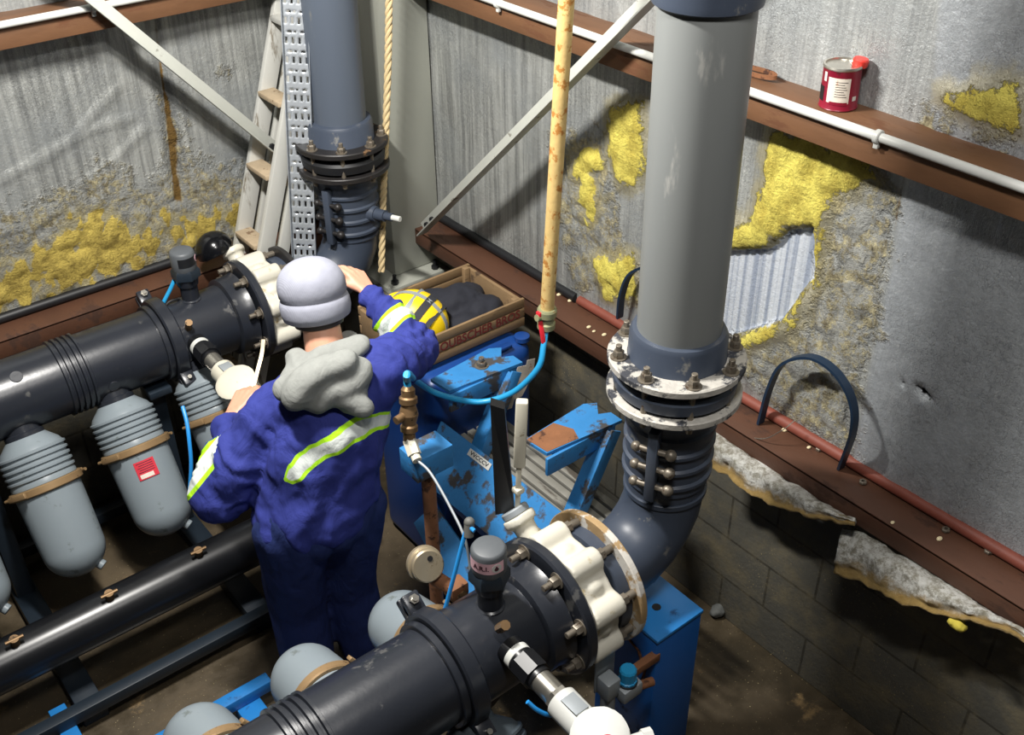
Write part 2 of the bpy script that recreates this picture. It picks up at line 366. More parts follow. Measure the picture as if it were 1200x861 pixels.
def block_mat(name, along):
    t = NT(name); sp = t.n('ShaderNodeSeparateXYZ'); t.l(t.co, sp.inputs[0]); cb = t.n('ShaderNodeCombineXYZ')
    t.l(sp.outputs[1 if along == 'Y' else 0], cb.inputs[0]); t.l(sp.outputs[2], cb.inputs[1])
    b = t.n('ShaderNodeTexBrick'); b.inputs['Scale'].default_value = 1; b.inputs['Brick Width'].default_value = .4; b.inputs['Row Height'].default_value = .2
    b.inputs['Mortar Size'].default_value = .006; b.inputs['Mortar Smooth'].default_value = .4
    b.inputs['Color1'].default_value = (*lin((92, 90, 82)), 1); b.inputs['Color2'].default_value = (*lin((80, 79, 73)), 1); b.inputs['Mortar'].default_value = (*lin((58, 56, 50)), 1)
    t.l(cb.outputs[0], b.inputs['Vector'])
    c = t.mix(t.ramp(t.noise(5, 6, .65), .42, .7), b.outputs['Color'], lin((112, 104, 84)))
    sp_ = t.ramp(t.noise(150, 2, .5), .66, .72); c = t.mix(t.math('MULTIPLY', sp_, t.ramp(t.noise(3, 3), .45, .65)), c, lin((186, 168, 120)))
    t.bump(b.outputs['Fac'], -.35, .006); t.bump(t.noise(60, 5), .35, .006)
    return t.out(c, .6, 0, .35)
BLOCK_R = block_mat('painted_block_right', 'Y'); BLOCK_L = block_mat('painted_block_left', 'X')
def floor_mat():
    t = NT('wet_dirty_floor'); n = t.noise(1.6, 7, .65); c = t.mix(t.ramp(n, .35, .68), lin((50, 44, 33)), lin((92, 79, 59)))
    c = t.mix(t.ramp(t.noise(5, 6, .7), .6, .72), c, lin((140, 116, 80)))
    sp_ = t.ramp(t.noise(120, 2), .68, .74); c = t.mix(sp_, c, lin((160, 146, 110)))
    t.bump(t.noise(35, 5), .25, .006)
    return t.out(c, t.math('ADD', .28, t.math('MULTIPLY', t.ramp(n, .4, .6), .4)), 0, .5)
FLOOR = floor_mat()
def foil_mat():
    t = NT('silver_foil_sheet'); n = t.noise(34, 7, .8); c = t.mix(t.ramp(n, .38, .6), lin((160, 154, 136)), lin((244, 244, 238)))
    y = t.ramp(t.math('ADD', t.attr('edge'), t.math('MULTIPLY', t.math('SUBTRACT', t.noise(14, 5, .7), .5), .9)), .6, .85)
    c = t.mix(y, c, t.mix(t.noise(30, 4), lin((146, 116, 60)), lin((196, 166, 104))))
    t.bump(n, .9, .02); return t.out(c, .38, t.math('MULTIPLY', t.math('SUBTRACT', 1.0, y), .2), .7)
FOIL = foil_mat()
#@ROOM
XW, YW = 2.5, 4.05
struct('floor', MB().add([(-2.2, -1.4, 0), (XW+.2, -1.4, 0), (XW+.2, YW+.2, 0), (-2.2, YW+.2, 0)], [[0, 1, 2, 3]]), FLOOR)
struct('ceiling', MB().box((.15, 1.4, 4.5), (5.2, 5.8, .06), 0), mat('grey_ceiling_sheet', (56, 56, 54), .8))
LW = mat('plain_grey_sheet', (60, 60, 58), .8)
struct('wall_back', MB().box((-2.2, 1.4, 2.2), (.06, 5.8, 4.5), 0), LW)
struct('wall_front', MB().box((.15, -1.45, 2.2), (5.2, .06, 4.5), 0), LW)
struct('wall_rightlower', MB().box((XW, 1.35, .48), (.12, 5.5, .96), .002), BLOCK_R)
struct('wall_leftlower', MB().box((.2, YW, .48), (4.8, .12, .96), .002), BLOCK_L)
def wall_grid(name, along, u0, u1, z0, z1, step, fn, m_):
    nu = int((u1-u0)/step)+1; nv = int((z1-z0)/step)+1; vs = []; at = {k: [] for k in ('wool', 'bare', 'crumple', 'sheet', 'stain', 'hole', 'crease')}
    for i in range(nu):
        for j in range(nv):
            u = u0+(u1-u0)*i/(nu-1); z = z0+(z1-z0)*j/(nv-1); d, a = fn(u, z)
            vs.append((XW-d, u, z) if along == 'Y' else (u, YW-d, z))
            for k in at: at[k].append(a.get(k, {'sheet': 0.0, 'crease': 1.0}.get(k, -1.0)))
    fs = [[i*nv+j, (i+1)*nv+j, (i+1)*nv+j+1, i*nv+j+1] for i in range(nu-1) for j in range(nv-1)]
    o = struct(name, MB().add(vs, fs), m_, 180)
    for k in at:
        a = o.data.attributes.new(k, 'FLOAT', 'POINT'); a.data.foreach_set('value', at[k])
    sol = o.modifiers.new('thickness', 'SOLIDIFY'); sol.thickness = .03; sol.offset = 0
    return o
def RP(pts): return [(p.y, p.z) for p in (PX(x, y, XW) for x, y in pts)]
def LP(pts): return [(p.x, p.z) for p in (PY(x, y, YW) for x, y in pts)]
r_wool = [RP(q) for q in (
    [(722, 124), (760, 120), (764, 190), (748, 216), (735, 214), (722, 170)],
    [(914, 150), (1010, 172), (1034, 200), (985, 226), (972, 258), (966, 330), (935, 384), (868, 408), (840, 404), (866, 392), (922, 374), (950, 335), (962, 262), (930, 262), (905, 284), (845, 290), (842, 266), (888, 258), (904, 210)],
    [(1112, 108), (1140, 104), (1160, 96), (1205, 90), (1205, 146), (1168, 140)],
    [(704, 300), (750, 296), (756, 345), (715, 345)])]
r_thin = RP([(662, 165), (716, 152), (722, 250), (700, 285), (672, 240)])
r_bare = [RP(q) for q in ([(846, 288), (906, 284), (932, 262), (964, 258), (964, 325), (950, 340), (925, 376), (868, 394), (800, 385), (800, 300)],)]
r_crum = [RP(q) for q in (
    [(1030, 190), (1062, 214), (1050, 300), (1026, 420), (1006, 540), (900, 470), (862, 420), (930, 390), (970, 330), (980, 240)],
    [(655, 160), (715, 150), (735, 260), (760, 350), (680, 330), (660, 250)],
    [(1075, 150), (1205, 150), (1205, 185), (1090, 120)])]
r_seam = (RP([(1105, 0), (1098, 120)]), RP([(1068, 205), (1003, 545)]))
r_hole = [RP(q) for q in ([(1080, 445), (1092, 448), (1103, 464), (1096, 467), (1083, 458)], [(1063, 440), (1069, 441), (1068, 447), (1063, 446)])]
def fn_right(u, z):
    wl = max(max(sd_poly((u, z), q) for q in r_wool), sd_poly((u, z), r_thin)-.075+.07*fbm(u, 2, z, 12, 4)); ba = max(sd_poly((u, z), q) for q in r_bare); cr = max(sd_poly((u, z), q) for q in r_crum)
    ho = max(sd_poly((u, z), q) for q in r_hole)
    s0, s1 = r_seam[0] if z > 2.1 else r_seam[1]
    us = s0[0]+(s1[0]-s0[0])*(z-s0[1])/(s1[1]-s0[1]); sh = smin(us-u, 0, .02) if z < 2.1 else .75*smin(us-u, 0, .02)+.25
    st = .0025-abs(us-u)
    d = .016+.010*fbm(u, 0, z*.5, 3)+.004*sh
    d += .022*smin(wl, -.04, .05)*(1+.6*fbm(u, 3, z*.6, 24, 5)) + .014*smin(cr, -.03, .06)*fbm(u, 7, z, 17, 5)
    if ba > -.02: d = d*(1-smin(ba, -.01, .01)) + smin(ba, -.01, .01)*(-.008+.003*(1 if (u*9) % 1 > .35 else 0))
    d -= .03*smin(ho, -.004, .006)
    return d, dict(wool=wl, bare=ba, crumple=cr, sheet=sh, stain=st, hole=ho)
wall_grid('wall_right', 'Y', -.3, YW, .96, 3.4, .0135, fn_right, WALL_R)
l_wool = [LP(q) for q in ([(-40, 300), (40, 285), (75, 240), (130, 235), (165, 262), (185, 250), (230, 235), (280, 225), (300, 262), (200, 300), (100, 340), (-40, 376)],)]
l_crum = [LP(q) for q in ([(-40, 250), (60, 225), (120, 190), (160, 210), (200, 180), (290, 190), (300, 285), (120, 350), (-40, 400)], [(185, 110), (210, 130), (215, 220), (195, 220)], [(254, 84), (270, 72), (276, 76), (262, 94)])]
l_stain = [LP(q) for q in ([(176, 18), (181, 18), (192, 90), (206, 150), (212, 235), (199, 235), (192, 160), (183, 80)],)]
l_crease = [LP(q) for q in ([(0, 208), (60, 172), (100, 150), (150, 136)], [(40, 190), (80, 160), (110, 125), (135, 100)], [(90, 215), (130, 185), (165, 150)], [(0, 268), (40, 262), (80, 230), (120, 205)], [(60, 60), (95, 58), (140, 70)])]
def line_d(p, q):
    return min(math.dist(p, (q[i][0]+(q[i+1][0]-q[i][0])*t, q[i][1]+(q[i+1][1]-q[i][1])*t)) for i in range(len(q)-1) for t in [max(0, min(1, ((p[0]-q[i][0])*(q[i+1][0]-q[i][0])+(p[1]-q[i][1])*(q[i+1][1]-q[i][1]))/((q[i+1][0]-q[i][0])**2+(q[i+1][1]-q[i][1])**2)))])
def fn_left(u, z):
    wl = max(sd_poly((u, z), q) for q in l_wool); cr = max(sd_poly((u, z), q) for q in l_crum); st = max(sd_poly((u, z), q) for q in l_stain)
    wl2 = wl-.05+.12*fbm(u*1.5, 5, z*.8, 13, 5)
    d = .016+.008*fbm(u, 0, z*.5, 3)+.010*smin(wl2, -.04, .05)*(.8+1.2*fbm(u, 3, z*.7, 22, 5)) + .012*smin(cr, -.03, .06)*fbm(u, 7, z, 17, 5)
    cd_ = min(line_d((u, z), q) for q in l_crease); d += .007*math.exp(-(cd_/.016)**2)
    d -= .012*smin(st, -.008, .006)
    return d, dict(wool=wl2, crumple=cr, stain=st, crease=cd_)
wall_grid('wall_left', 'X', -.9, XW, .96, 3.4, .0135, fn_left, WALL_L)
# steel channels carrying the cladding
def channel(name, along, a, b, zt, zb, m_, back=0.015):
    d0, d1 = .17, back; t = .012; mb = MB()
    def bx(u0, u1, da, db, z0, z1):
        if along == 'Y': mb.box((XW-(da+db)/2, (u0+u1)/2, (z0+z1)/2), (abs(da-db), u1-u0, z1-z0), .003)
        else: mb.box(((u0+u1)/2, YW-(da+db)/2, (z0+z1)/2), (u1-u0, abs(da-db), z1-z0), .003)
    bx(a, b, d0, d1, zt-t, zt); bx(a, b, d0, d0-t, zb, zt-.001); return struct(name, mb, m_)
channel('trim_1', 'Y', -.3, 3.88, 1.0, .925, BEAM); channel('trim_2', 'X', -.9, 2.33, 1.0, .925, BEAM)
channel('trim_3', 'Y', -.3, 3.88, 2.135, 2.05, TIMBER); channel('trim_4', 'X', -.9, 2.33, 2.135, 2.05, TIMBER_L)
#@FITTINGS
# conduits and pipes running along the channels
def conduit(name, a, b, r, m_, label, cat, clips=(), clip_m=None, t_=None):
    o = thing(name, label, cat, a); part('tube', MB().tube([a, b], r, 18), m_, o)
    ax = (Vector(b)-Vector(a)).normalized()
    for f in clips:
        p = Vector(a).lerp(Vector(b), f); mb = MB().ring(p-ax*.008, ax, .016, r+.006, r-.001, 24)
        mb.box(p+Vector((0, 0, -r-.008)), (.014, .014, .02), .002); part('clip', mb, clip_m or WHITE, o)
    return o
conduit('conduit_pipe', (2.318, -.3, 2.135), (2.318, 3.86, 2.135), .0125, WHITE, 'thin white conduit pipe clipped along the front of the brown rail on the right wall', 'pipe', (.27, .415, .575, .79))
conduit('conduit_pipe', (-.9, 3.868, 2.135), (2.3, 3.868, 2.135), .0125, WHITE, 'thin white conduit pipe clipped along the brown rail at the top of the left wall', 'pipe', (.2, .66))
conduit('red_oxide_pipe', (2.462, -.3, 1.02), (2.462, 2.68, 1.02), .0195, REDPIPE, 'dull red oxide pipe lying on the brown lower beam against the right wall', 'pipe')
conduit('black_pipe', (2.462, 2.70, 1.02), (2.462, 3.98, 1.02), .0195, RUBBER, 'black pipe length on the lower beam behind the yellow hanging pipe, running to the corner', 'pipe')
conduit('black_pipe', (-.9, 4.012, 1.02), (2.4, 4.012, 1.02), .0195, RUBBER, 'long black pipe lying along the foot of the yellow stained left wall', 'pipe')
# corner column and braces
c = thing('steel_column', 'grey painted steel column standing in the corner behind the beige rope', 'column', (2.3, 3.76, 0))
mb = MB().box((2.335, 3.765, 2.55), (.25, .25, 3.5), .004); part('shaft', mb, COLUMN, c)
mb = MB().box((2.29, 3.72, .785), (.34, .34, .025), .003); part('base_plate', mb, COLUMN, c)
mb = MB().box((2.255, 3.74, .385), (.36, .38, .77), .006); part('plinth', mb, BLOCK_R, c)
for dx, dy in ((-.11, -.135), (.11, -.135)):
    p = Vector((2.28+dx, 3.72+dy, .797)); mb = MB().cyl(p, p+Vector((0, 0, .018)), .017, 6).cyl(p, p+Vector((0, 0, .045)), .009, 12); part('anchor_bolt', mb, RUBBER, c)
def angle_iron(name, a, b, label, nrm, w=.06, holes=True):
    a = Vector(a); b = Vector(b); ax = (b-a).normalized(); n = Vector(nrm).normalized(); s_ = ax.cross(n).normalized()
    if s_.z < 0: s_ = -s_
    o = thing(name, label, 'brace', a); t = .006
    mb = MB()
    R = Matrix((n, s_, ax)).transposed()
    if R.determinant() < 0: R = Matrix((-n, s_, ax)).transposed()
    mb.box((a+b)/2+s_*.004, (t, w, (b-a).length), .001, R)
    mb.box((a+b)/2-s_*(w/2-t/2-.004)+n*(w*.5), (w, t, (b-a).length), .001, R)
    part('angle_bar', mb, BRACE, o)
    for d in (.05, .11): p = a+ax*d; part('bolt', MB().cyl(p+n*.003, p+n*.016, .013, 6), RUBBER, o)
    return o
p0 = PX(497, 268, 2.285); p1 = PX(768, -6, 2.285); angle_iron('angle_brace', p0, p1+(p1-p0)*.35, 'grey diagonal steel brace rising to the right in front of the right wall', (-1, 0, 0), .05)
p0 = PY(98, -8, 3.84); p1 = PY(302, 158, 3.84); angle_iron('angle_brace', p1+(p1-p0)*.22, p0-(p1-p0)*.3, 'grey diagonal steel brace crossing the upper left wall down towards the ladder', (0, -1, 0), .045)
#@SKIDS
def hexnut(mb, p, ax, r, h, mi=0):
    p = Vector(p); ax = Vector(ax).normalized(); mb.lathe([(r*.9, 0), (r, h*.15), (r, h*.85), (r*.86, h)], p, ax, 6, mi)
def bolt_mb(p, ax, r=.013, nh=.015, stud=.022, washer=True):
    mb = MB(); p = Vector(p); ax = Vector(ax).normalized()
    if washer: mb.cyl(p, p+ax*.003, r*1.45, 18)
    hexnut(mb, p+ax*.003, ax, r, nh); mb.cyl(p+ax*(nh*.5), p+ax*(nh+stud), r*.56, 12, ch=.001); return mb
def ring_pts(c, axis, r, n, ph=0):
    x, y, z = frame(axis); return [Vector(c)+x*math.cos(2*PI*i/n+ph)*r+y*math.sin(2*PI*i/n+ph)*r for i in range(n)]
ZM = .93
def manifold(y, x1, xf, lab, groove_x, clamp_x, x0=-.7, R=.138):
    o = thing('manifold_pipe', lab, 'pipe', (x0, y, ZM))
    pr = [(R, 0)]
    for g in groove_x:
        for k in range(5):
            h = g-x0+k*.021
            pr += [(R, h-.006), (R+.009, h-.003), (R+.009, h+.006), (R, h+.009)]
    pr += [(R, x1-x0)]
    part('pipe_body', MB().lathe(pr, (x0, y, ZM), (1, 0, 0), 64), BLACKPIPE, o, smooth=40)
    mb = MB().lathe([(R+.004, 0), (R+.02, .006), (R+.02, .05), (R+.03, .075)], (x1-.075, y, ZM), (1, 0, 0), 64); part('stub_collar', mb, BLACKPIPE, o)
    part('flange', MB().ring((xf, y, ZM), (1, 0, 0), .035, .208, R+.004, 72, ch=.006), BLACKPIPE, o)
    for k, p in enumerate(ring_pts((xf, y, ZM), (1, 0, 0), .181, 8, PI/8)): part('bolt', bolt_mb(p, (-1, 0, 0), .017, .02, .03), BOLT, o)
    for bx, an in ((x0+1.43, -1.0), (x0+1.55, -.2), (x0+1.0, .55), (x0+1.25, 1.0)):    # moulded round marks on the pipe
        nn = Vector((0, -math.cos(an), math.sin(an))); mb = MB().cyl(Vector((bx, y, ZM))+nn*(R-.004), Vector((bx, y, ZM))+nn*(R+.0025), .022, 24, ch=.001)
        part('moulded_disc', mb, BLACKPIPE, o)
    return o
def clamp(x, y, lab, R=.138):
    o = thing('coupling_clamp', lab, 'clamp', (x, y, ZM))
    part('band', MB().ring((x-.028, y, ZM), (1, 0, 0), .05, R+.032, R+.0005, 64, ch=.006).ring((x-.052, y, ZM), (1, 0, 0), .022, R+.014, R+.0005, 64), BLACKPIPE, o)
    for an in (.62, PI+.62):
        nn = Vector((0, math.cos(an), math.sin(an))); tt = Vector((0, -math.sin(an), math.cos(an)))
        b = Vector((x-.002, y, ZM))+nn*(R+.05)
        rt = Matrix((Vector((1, 0, 0)), nn, tt)).transposed() if Matrix((Vector((1, 0, 0)), nn, tt)).determinant() > 0 else Matrix((Vector((-1, 0, 0)), nn, tt)).transposed()
        mb = MB().box(b+tt*.02, (.05, .06, .026), .006, rt).box(b-tt*.02, (.05, .06, .026), .006, rt); part('lug', mb, BLACKPIPE, o)
        part('bolt', MB().cyl(b-tt*.05+nn*.008, b+tt*.055+nn*.008, .008, 12).lathe([(.014, 0), (.014, .014)], b+tt*.033+nn*.008, tt, 6), STEEL, o)
    return o
def valve(y, xa, xb, lab):
    o = thing('butterfly_valve', lab, 'valve', (xa, y, ZM)); L = xb-xa; mb = MB()
    mb.lathe([(.165, .0), (.178, .008), (.172, L*.3), (.172, L*.7), (.178, L-.008), (.165, L)], (xa, y, ZM), (1, 0, 0), 48)
    for i, p in enumerate(ring_pts((0, y, ZM), (1, 0, 0), .176, 8, PI/8)):
        mb.cyl((xa-.001, p.y, p.z), (xb+.001, p.y, p.z), .036, 20)
    for i, p in enumerate(ring_pts((xa+L*.5, y, ZM), (1, 0, 0), .158, 8, 0)): mb.sph(p, .03, n=12, sc=(1.2, .9, .9))
    d = Vector((-.08, .72, .69)); mb.cyl(Vector((xa+L/2, y, ZM))+d*.12, Vector((xa+L/2, y, ZM))+d*.262, .034, 20).cyl(Vector((xa+L/2, y, ZM))+d*.235, Vector((xa+L/2, y, ZM))+d*.262, .05, 24)
    part('body', fuse(mb, .0065, 5), VALVE, o, smooth=180)
    for i, p in enumerate(ring_pts((xb+.002, y, ZM), (1, 0, 0), .181, 8, PI/8)):
        part('bolt', MB().cyl((xb-.02, p.y, p.z), (xb+.052, p.y, p.z), .012, 12).lathe([(.018, 0), (.018, .016)], (xb+.004, p.y, p.z), (1, 0, 0), 6), BOLT, o)
    return o, Vector((xa+L/2, y, ZM))+d*.262, d
def elbow(y, xr, xb, lab, ring_m, zt, m_, R=.116, tap=False):
    o = thing('pipe_elbow', lab, 'pipe', (xr, y, ZM))
    mb = MB().lathe([(.15, 0), (.168, .006), (.168, .05), (.15, .055)], (xb+.006, y, ZM), (1, 0, 0), 56); part('stub_flange', mb, PVC_DARK, o)
    part('backing_ring', MB().ring((xb+.052, y, ZM), (1, 0, 0), .022, .207, R+.003, 72, ch=.003), ring_m, o)
    path = [(xb+.01, y, ZM), (xr-.26, y, ZM)]
    rb = .2
    path += [(xr-rb+rb*math.sin(a), y, ZM+rb-rb*math.cos(a)) for a in [i*PI/2/5 for i in range(6)]]
    path += [(xr, y, ZM+.26), (xr, y, zt)]
    mb = MB().tube(path, R, 48); part('bend', mb, m_, o)
    part('weld_collar', MB().ring((xr-.235, y, ZM), (1, 0, 0), .02, R+.006, R-.001, 56).ring((xr, y, ZM+.2), (0, 0, 1), .018, R+.006, R-.001, 56), m_, o)
    cp = MB().lathe([(R+.001, 0), (R+.006, .006)]+[q for k in range(4) for q in ((R+.006, .03+k*.055), (R+.014, .036+k*.055), (R+.014, .046+k*.055), (R+.006, .052+k*.055))]+[(R+.012, .25), (R+.03, .275), (R+.03, .29)], (xr, y, zt-.31), (0, 0, 1), 56)
    cc = part('ribbed_coupling', cp, m_, o)
    for ang in (math.radians(205),):
        dn = Vector((math.cos(ang), math.sin(ang), 0)); tn = Vector((-dn.y, dn.x, 0))
        part('seam_plate', MB().bar(Vector((xr, y, zt-.3))+dn*(R+.022), Vector((xr, y, zt-.06))+dn*(R+.022), .03, .03, dn, .004), m_, cc)
        for k in range(3):
            p = Vector((xr, y, zt-.25+k*.062))+dn*(R+.024)
            mbb = MB().cyl(p-tn*.05, p+tn*.052, .009, 12); mbb.sph(p+tn*.05, .017, n=12).sph(p-tn*.05, .015, n=12); part('seam_bolt', mbb, BOLT if not tap else BLKRING, cc)
    part('upper_ring', MB().ring((xr, y, zt-.014), (0, 0, 1), .022, .186, R+.012, 72, ch=.003), CORRODE if not tap else BLKRING, o)
    part('gasket_lip', MB().lathe([(.15, 0), (.168, .008), (.172, .04), (.165, .052)], (xr, y, zt+.012), (0, 0, 1), 56), PVC_DARK if not tap else RUBBER, o)
    if tap:
        d = Vector((.35, -.94, .05)); p = Vector((xr, y, zt-.2))+d.normalized()*(R)
        part('sample_tap', MB().cyl(p, p+d*.03, .036, 24, r2=.03).cyl(p+d*.03, p+d*.075, .024, 20).cyl(p+d*.075, p+d*.11, .017, 18), m_, o)
        part('tap_outlet', MB().cyl(p+d*.108, p+d*.15, .012, 16, ch=.002), WHITE, o, 'white threaded outlet')
    return o
def riser(x, y, z0, z1, lab, m_, ring_m, collar, R=.112, topx=0):
    o = thing('riser_pipe', lab, 'pipe', (x, y, z0))
    part('shaft', MB().tube([(x, y, z0+.01), (x+topx, y, z1)], R, 64), m_, o)
    part('socket', MB().lathe([(.15, 0), (.138, .012), (.133, .02), (.131, .09), (.124, .103), (R, .106)], (x, y, z0), (0, 0, 1), 56), PVC_DARK, o)
    part('backing_ring', MB().ring((x, y, z0-.002), (0, 0, 1), .024, .187, .134, 72, ch=.004), ring_m, o)
    for p in ring_pts((x, y, z0+.022), (0, 0, 1), .161, 8, .25):
        mb = bolt_mb(p, (0, 0, 1), .0155, .02, .02); mb.cyl(p-Vector((0, 0, .15)), p, .009, 12); mb.lathe([(.016, 0), (.016, .014)], p-Vector((0, 0, .135)), (0, 0, 1), 6); part('bolt', mb, BOLT, o)
    if collar: part('collar', MB().lathe([(R+.002, 0), (.124, .006), (.126, .02), (.126, .5)], (x+topx*.6, y, collar), (0, 0, 1), 56), PVC_DARK, o)
    return o
def airvalve(x, y, lab, words, tx=None):
    z = ZM+.128; o = thing('air_valve', lab, 'valve', (x, y, z)); b = (x, y, z)
    part('stem', MB().lathe([(.04, 0), (.04, .01), (.034, .014), (.034, .07), (.04, .074), (.044, .1), (.044, .115)], b, (0, 0, 1), 32), BLACKPIPE, o)
    part('hex_collar', MB().lathe([(.044, .1), (.056, .108), (.056, .135), (.046, .15)], b, (0, 0, 1), 6), FRAMEDARK, o)
    cp = part('cap', MB().lathe([(.044, .14), (.047, .15), (.047, .212), (.042, .22), (.038, .222)], b, (0, 0, 1), 40), mat('cap_grey', (84, 88, 92), .5), o)
    fx = Vector((-.78, -.62, 0)).normalized() if not tx else Vector(tx).normalized()
    mb = MB(); n = 26; a0 = math.atan2(fx.y, fx.x)
    for k in range(n+1):
        a = a0-1.15+2.3*k/n
        for h in (.166, .203): mb.v.append(Vector((x+.0478*math.cos(a), y+.0478*math.sin(a), z+h)))
    mb.f = [[2*k, 2*k+2, 2*k+3, 2*k+1] for k in range(n)]; mb.mi = [0]*n
    lb = part('label_band', mb, PINK if words else RUBBER, cp, 'pale pink label band' if words else None)
    def around(mbt, ac, h):       # wrap flat lettering round the cap
        for i, v in enumerate(mbt.v):
            a = ac+v.x/.0478; r = .0482+v.z; mbt.v[i] = Vector((x+r*math.cos(a), y+r*math.sin(a), z+h+v.y))
        return mbt
    if words: part('lettering', around(text_mb(words, .021, (0, 0, 0), (1, 0, 0), (0, 1, 0), .0002), a0-.22, .185), INK, lb)
    disc = MB().cyl((0, 0, -.0006), (0, 0, .0006), .0135, 24); 
    part('emblem_disc', around(disc, a0+.68, .185), WHITE if words else PINK, lb)
    dr = MB().prism([(-.001, .009, .0008), (-.007, -.002, .0008), (-.004, -.008, .0008), (.002, -.008, .0008), (.006, -.003, .0008)], (0, 0, .0004)); part('emblem_drop', around(dr, a0+.68, .185), INK, lb)
    return o
def transmitter(x, y, lab, red, z=.02, L=1.0):
    """pressure transmitter sticking out of the manifold towards -Y"""
    z = ZM+z; d = Vector((.0, -1, -.06)).normalized(); s_ = Vector((x, y, z)); o = thing('pressure_transmitter', lab, 'instrument', s_)
    Q = lambda a: s_+d*a
    part('union', MB().cyl(Q(0), Q(.05), .032, 24).cyl(Q(.05), Q(.1), .037, 8).cyl(Q(.1), Q(.112), .03, 24), LEVERBLK, o)
    part('union_label', MB().ring(Q(.022), d, .02, .0328, .031, 28), WHITE, o, 'white tag ring')
    part('neck_nut', MB().cyl(Q(.112), Q(.17), .027, 24).cyl(Q(.165), Q(.178), .031, 6), STEEL, o)
    mb = MB().cyl(Q(.178), Q(.27), .038, 32, ch=.004); part('neck', mb, WHITE if red else CREAM, o)
    part('neck_plate', MB().box(Q(.225)+Vector((.0, 0, .0375)), (.036, .05, .004), .001), SILVERTAPE, o)
    up = Vector((-.35, -.15, .92)).normalized(); h = Q(.315)
    hm = WHITE if red else CREAM
    part('head', MB().lathe([(.05, -.05), (.056, -.04), (.056, .03)], h, up, 40), hm, o)
    part('lid', MB().lathe([(.056, .03), (.062, .032), (.062, .054), (.05, .062)], h, up, 48, mod=lambda a, hh: 1+.012*(1 if int(a/(2*PI)*48) % 2 else 0)), hm, o)
    if red: part('button', MB().lathe([(.019, .06), (.019, .066), (.015, .069)], h+Vector((.0, -.026, 0)), up, 28), REDPL, o, 'round red button')
    g = (h+Vector((.055, -.02, -.01)), h+Vector((.1, -.045, -.012))); part('gland', MB().cyl(g[0]-Vector((.03, 0, 0)), g[1], .017, 18).cyl(g[1]-Vector((.02, -.008, 0)), g[1], .021, 8), hm, o)
    part('vent_plug', MB().cyl(s_+Vector((-.01, .02, .05)), s_+Vector((-.012, -.006, .085)), .012, 8), BRASS, o)
    for ch in list(o.children_recursive):
        ch.data.transform(Matrix.Diagonal((L, L, L, 1)))
    return o
def pod(x, ya, za, yb, zb, lab, group, R=.112, lid=True, sticker=False, m_=None, plug=True, strap=True):
    """filter housing hanging from neck (ya, za) to dome end (yb, zb)"""
    a = Vector((x, ya, za)); b = Vector((x, yb, zb)); ax = (b-a).normalized(); L = (b-a).length; m_ = m_ or POD_GREY
    o = thing('filter_housing', lab, 'filter', a, group)
    part('neck', MB().lathe([(.062, -.1), (.062, -.02), (.07, -.015), (.07, .0), (.062, .005), (.06, .03)], a, ax, 32), BLACKPIPE if m_ is POD_GREY else m_, o)
    pr = [(.07, .0), (R-.012, .035)]
    for k in range(5): h = .05+k*.022; pr += [(R-.004, h), (R+.004, h+.004), (R+.004, h+.011), (R-.004, h+.015)]
    pr += [(R, .165), (R, .175)]; part('ribbed_body', MB().lathe(pr, a, ax, 56), m_, o)
    if strap:
        mb = MB().ring(a+ax*.176, ax, .03, R+.013, R-.002, 56, ch=.004)
        cl = part('band_clamp', mb, CLAMPTAN, o, 'tan metal band')
        for an in (-.5, 2.6):
            x_, y_, z_ = frame(ax); nn = x_*math.cos(an)+y_*math.sin(an); p = a+ax*.19+nn*(R+.018); t_ = ax.cross(nn)
            part('latch', MB().bar(p-t_*.05, p+t_*.04, .02, .012, nn, .003).cyl(p-t_*.03, p+t_*.06, .006, 10), CLAMPTAN, cl)
    dm = [(R-.001, .206)]; cyl = L-R*.9; dm += [(R-.003, cyl*.6+.08), (R-.006, cyl)]
    for k in range(1, 13): t = k/12*PI/2*.998; dm.append(((R-.006)*math.cos(t), cyl+R*.92*math.sin(t)))
    if not strap: dm[0] = (R-.001, .174)
    part('dome', MB().lathe(dm, a, ax, 56), m_, o, smooth=50)
    if plug:
        x_, y_, z_ = frame(ax); side = Vector((1, 0, 0)); q = (ax*.8+side*.42+Vector((0, -.1, .22))).normalized(); cdm = a+ax*cyl
        part('drain_plug', MB().ring(cdm+q*(R-.012), q, .022, .019, .010, 24), m_, o); 
    if sticker:
        mb = MB(); n = 8; x_, y_, z_ = frame(ax, (0, 0, 1)); 
        # local frame: up-facing side of the housing
        nn = (Vector((0, 0, 1))-ax*ax.z).normalized(); nn = (nn+Vector((-.15, 0, 0))).normalized(); t_ = ax.cross(nn).normalized()
        def at(u, v): aa = u/R; return a+ax*v+(nn*math.cos(aa)+t_*math.sin(aa))*(R+.0008)
        for k in range(n+1):
            u = -.038+.076*k/n
            mb.v += [at(u, .235), at(u, .305)]
        mb.f = [[2*k, 2*k+2, 2*k+3, 2*k+1] for k in range(n)]; mb.mi = [0]*n
        st = part('sticker', mb, LABELRED, o, 'small red warning sticker')
        def strip(u0, u1, w0, w1, lift):
            q = MB()
            for k in range(9): u = u0+(u1-u0)*k/8; q.v += [at(u, w0)+nn*lift, at(u, w1)+nn*lift]
            q.f = [[2*k, 2*k+2, 2*k+3, 2*k+1] for k in range(8)]; q.mi = [0]*8; return q
        part('sticker_panel', strip(-.02, .03, .285, .301, .0006), PAPER, st, 'white sticker panel')
        mb = MB()
        for k in range(5): q = strip(-.03, .03-.006*(k % 2), .242+k*.0085, .2445+k*.0085, .0006); mb.add(q.v, q.f)
        part('sticker_lines', mb, INK, st)
    return o
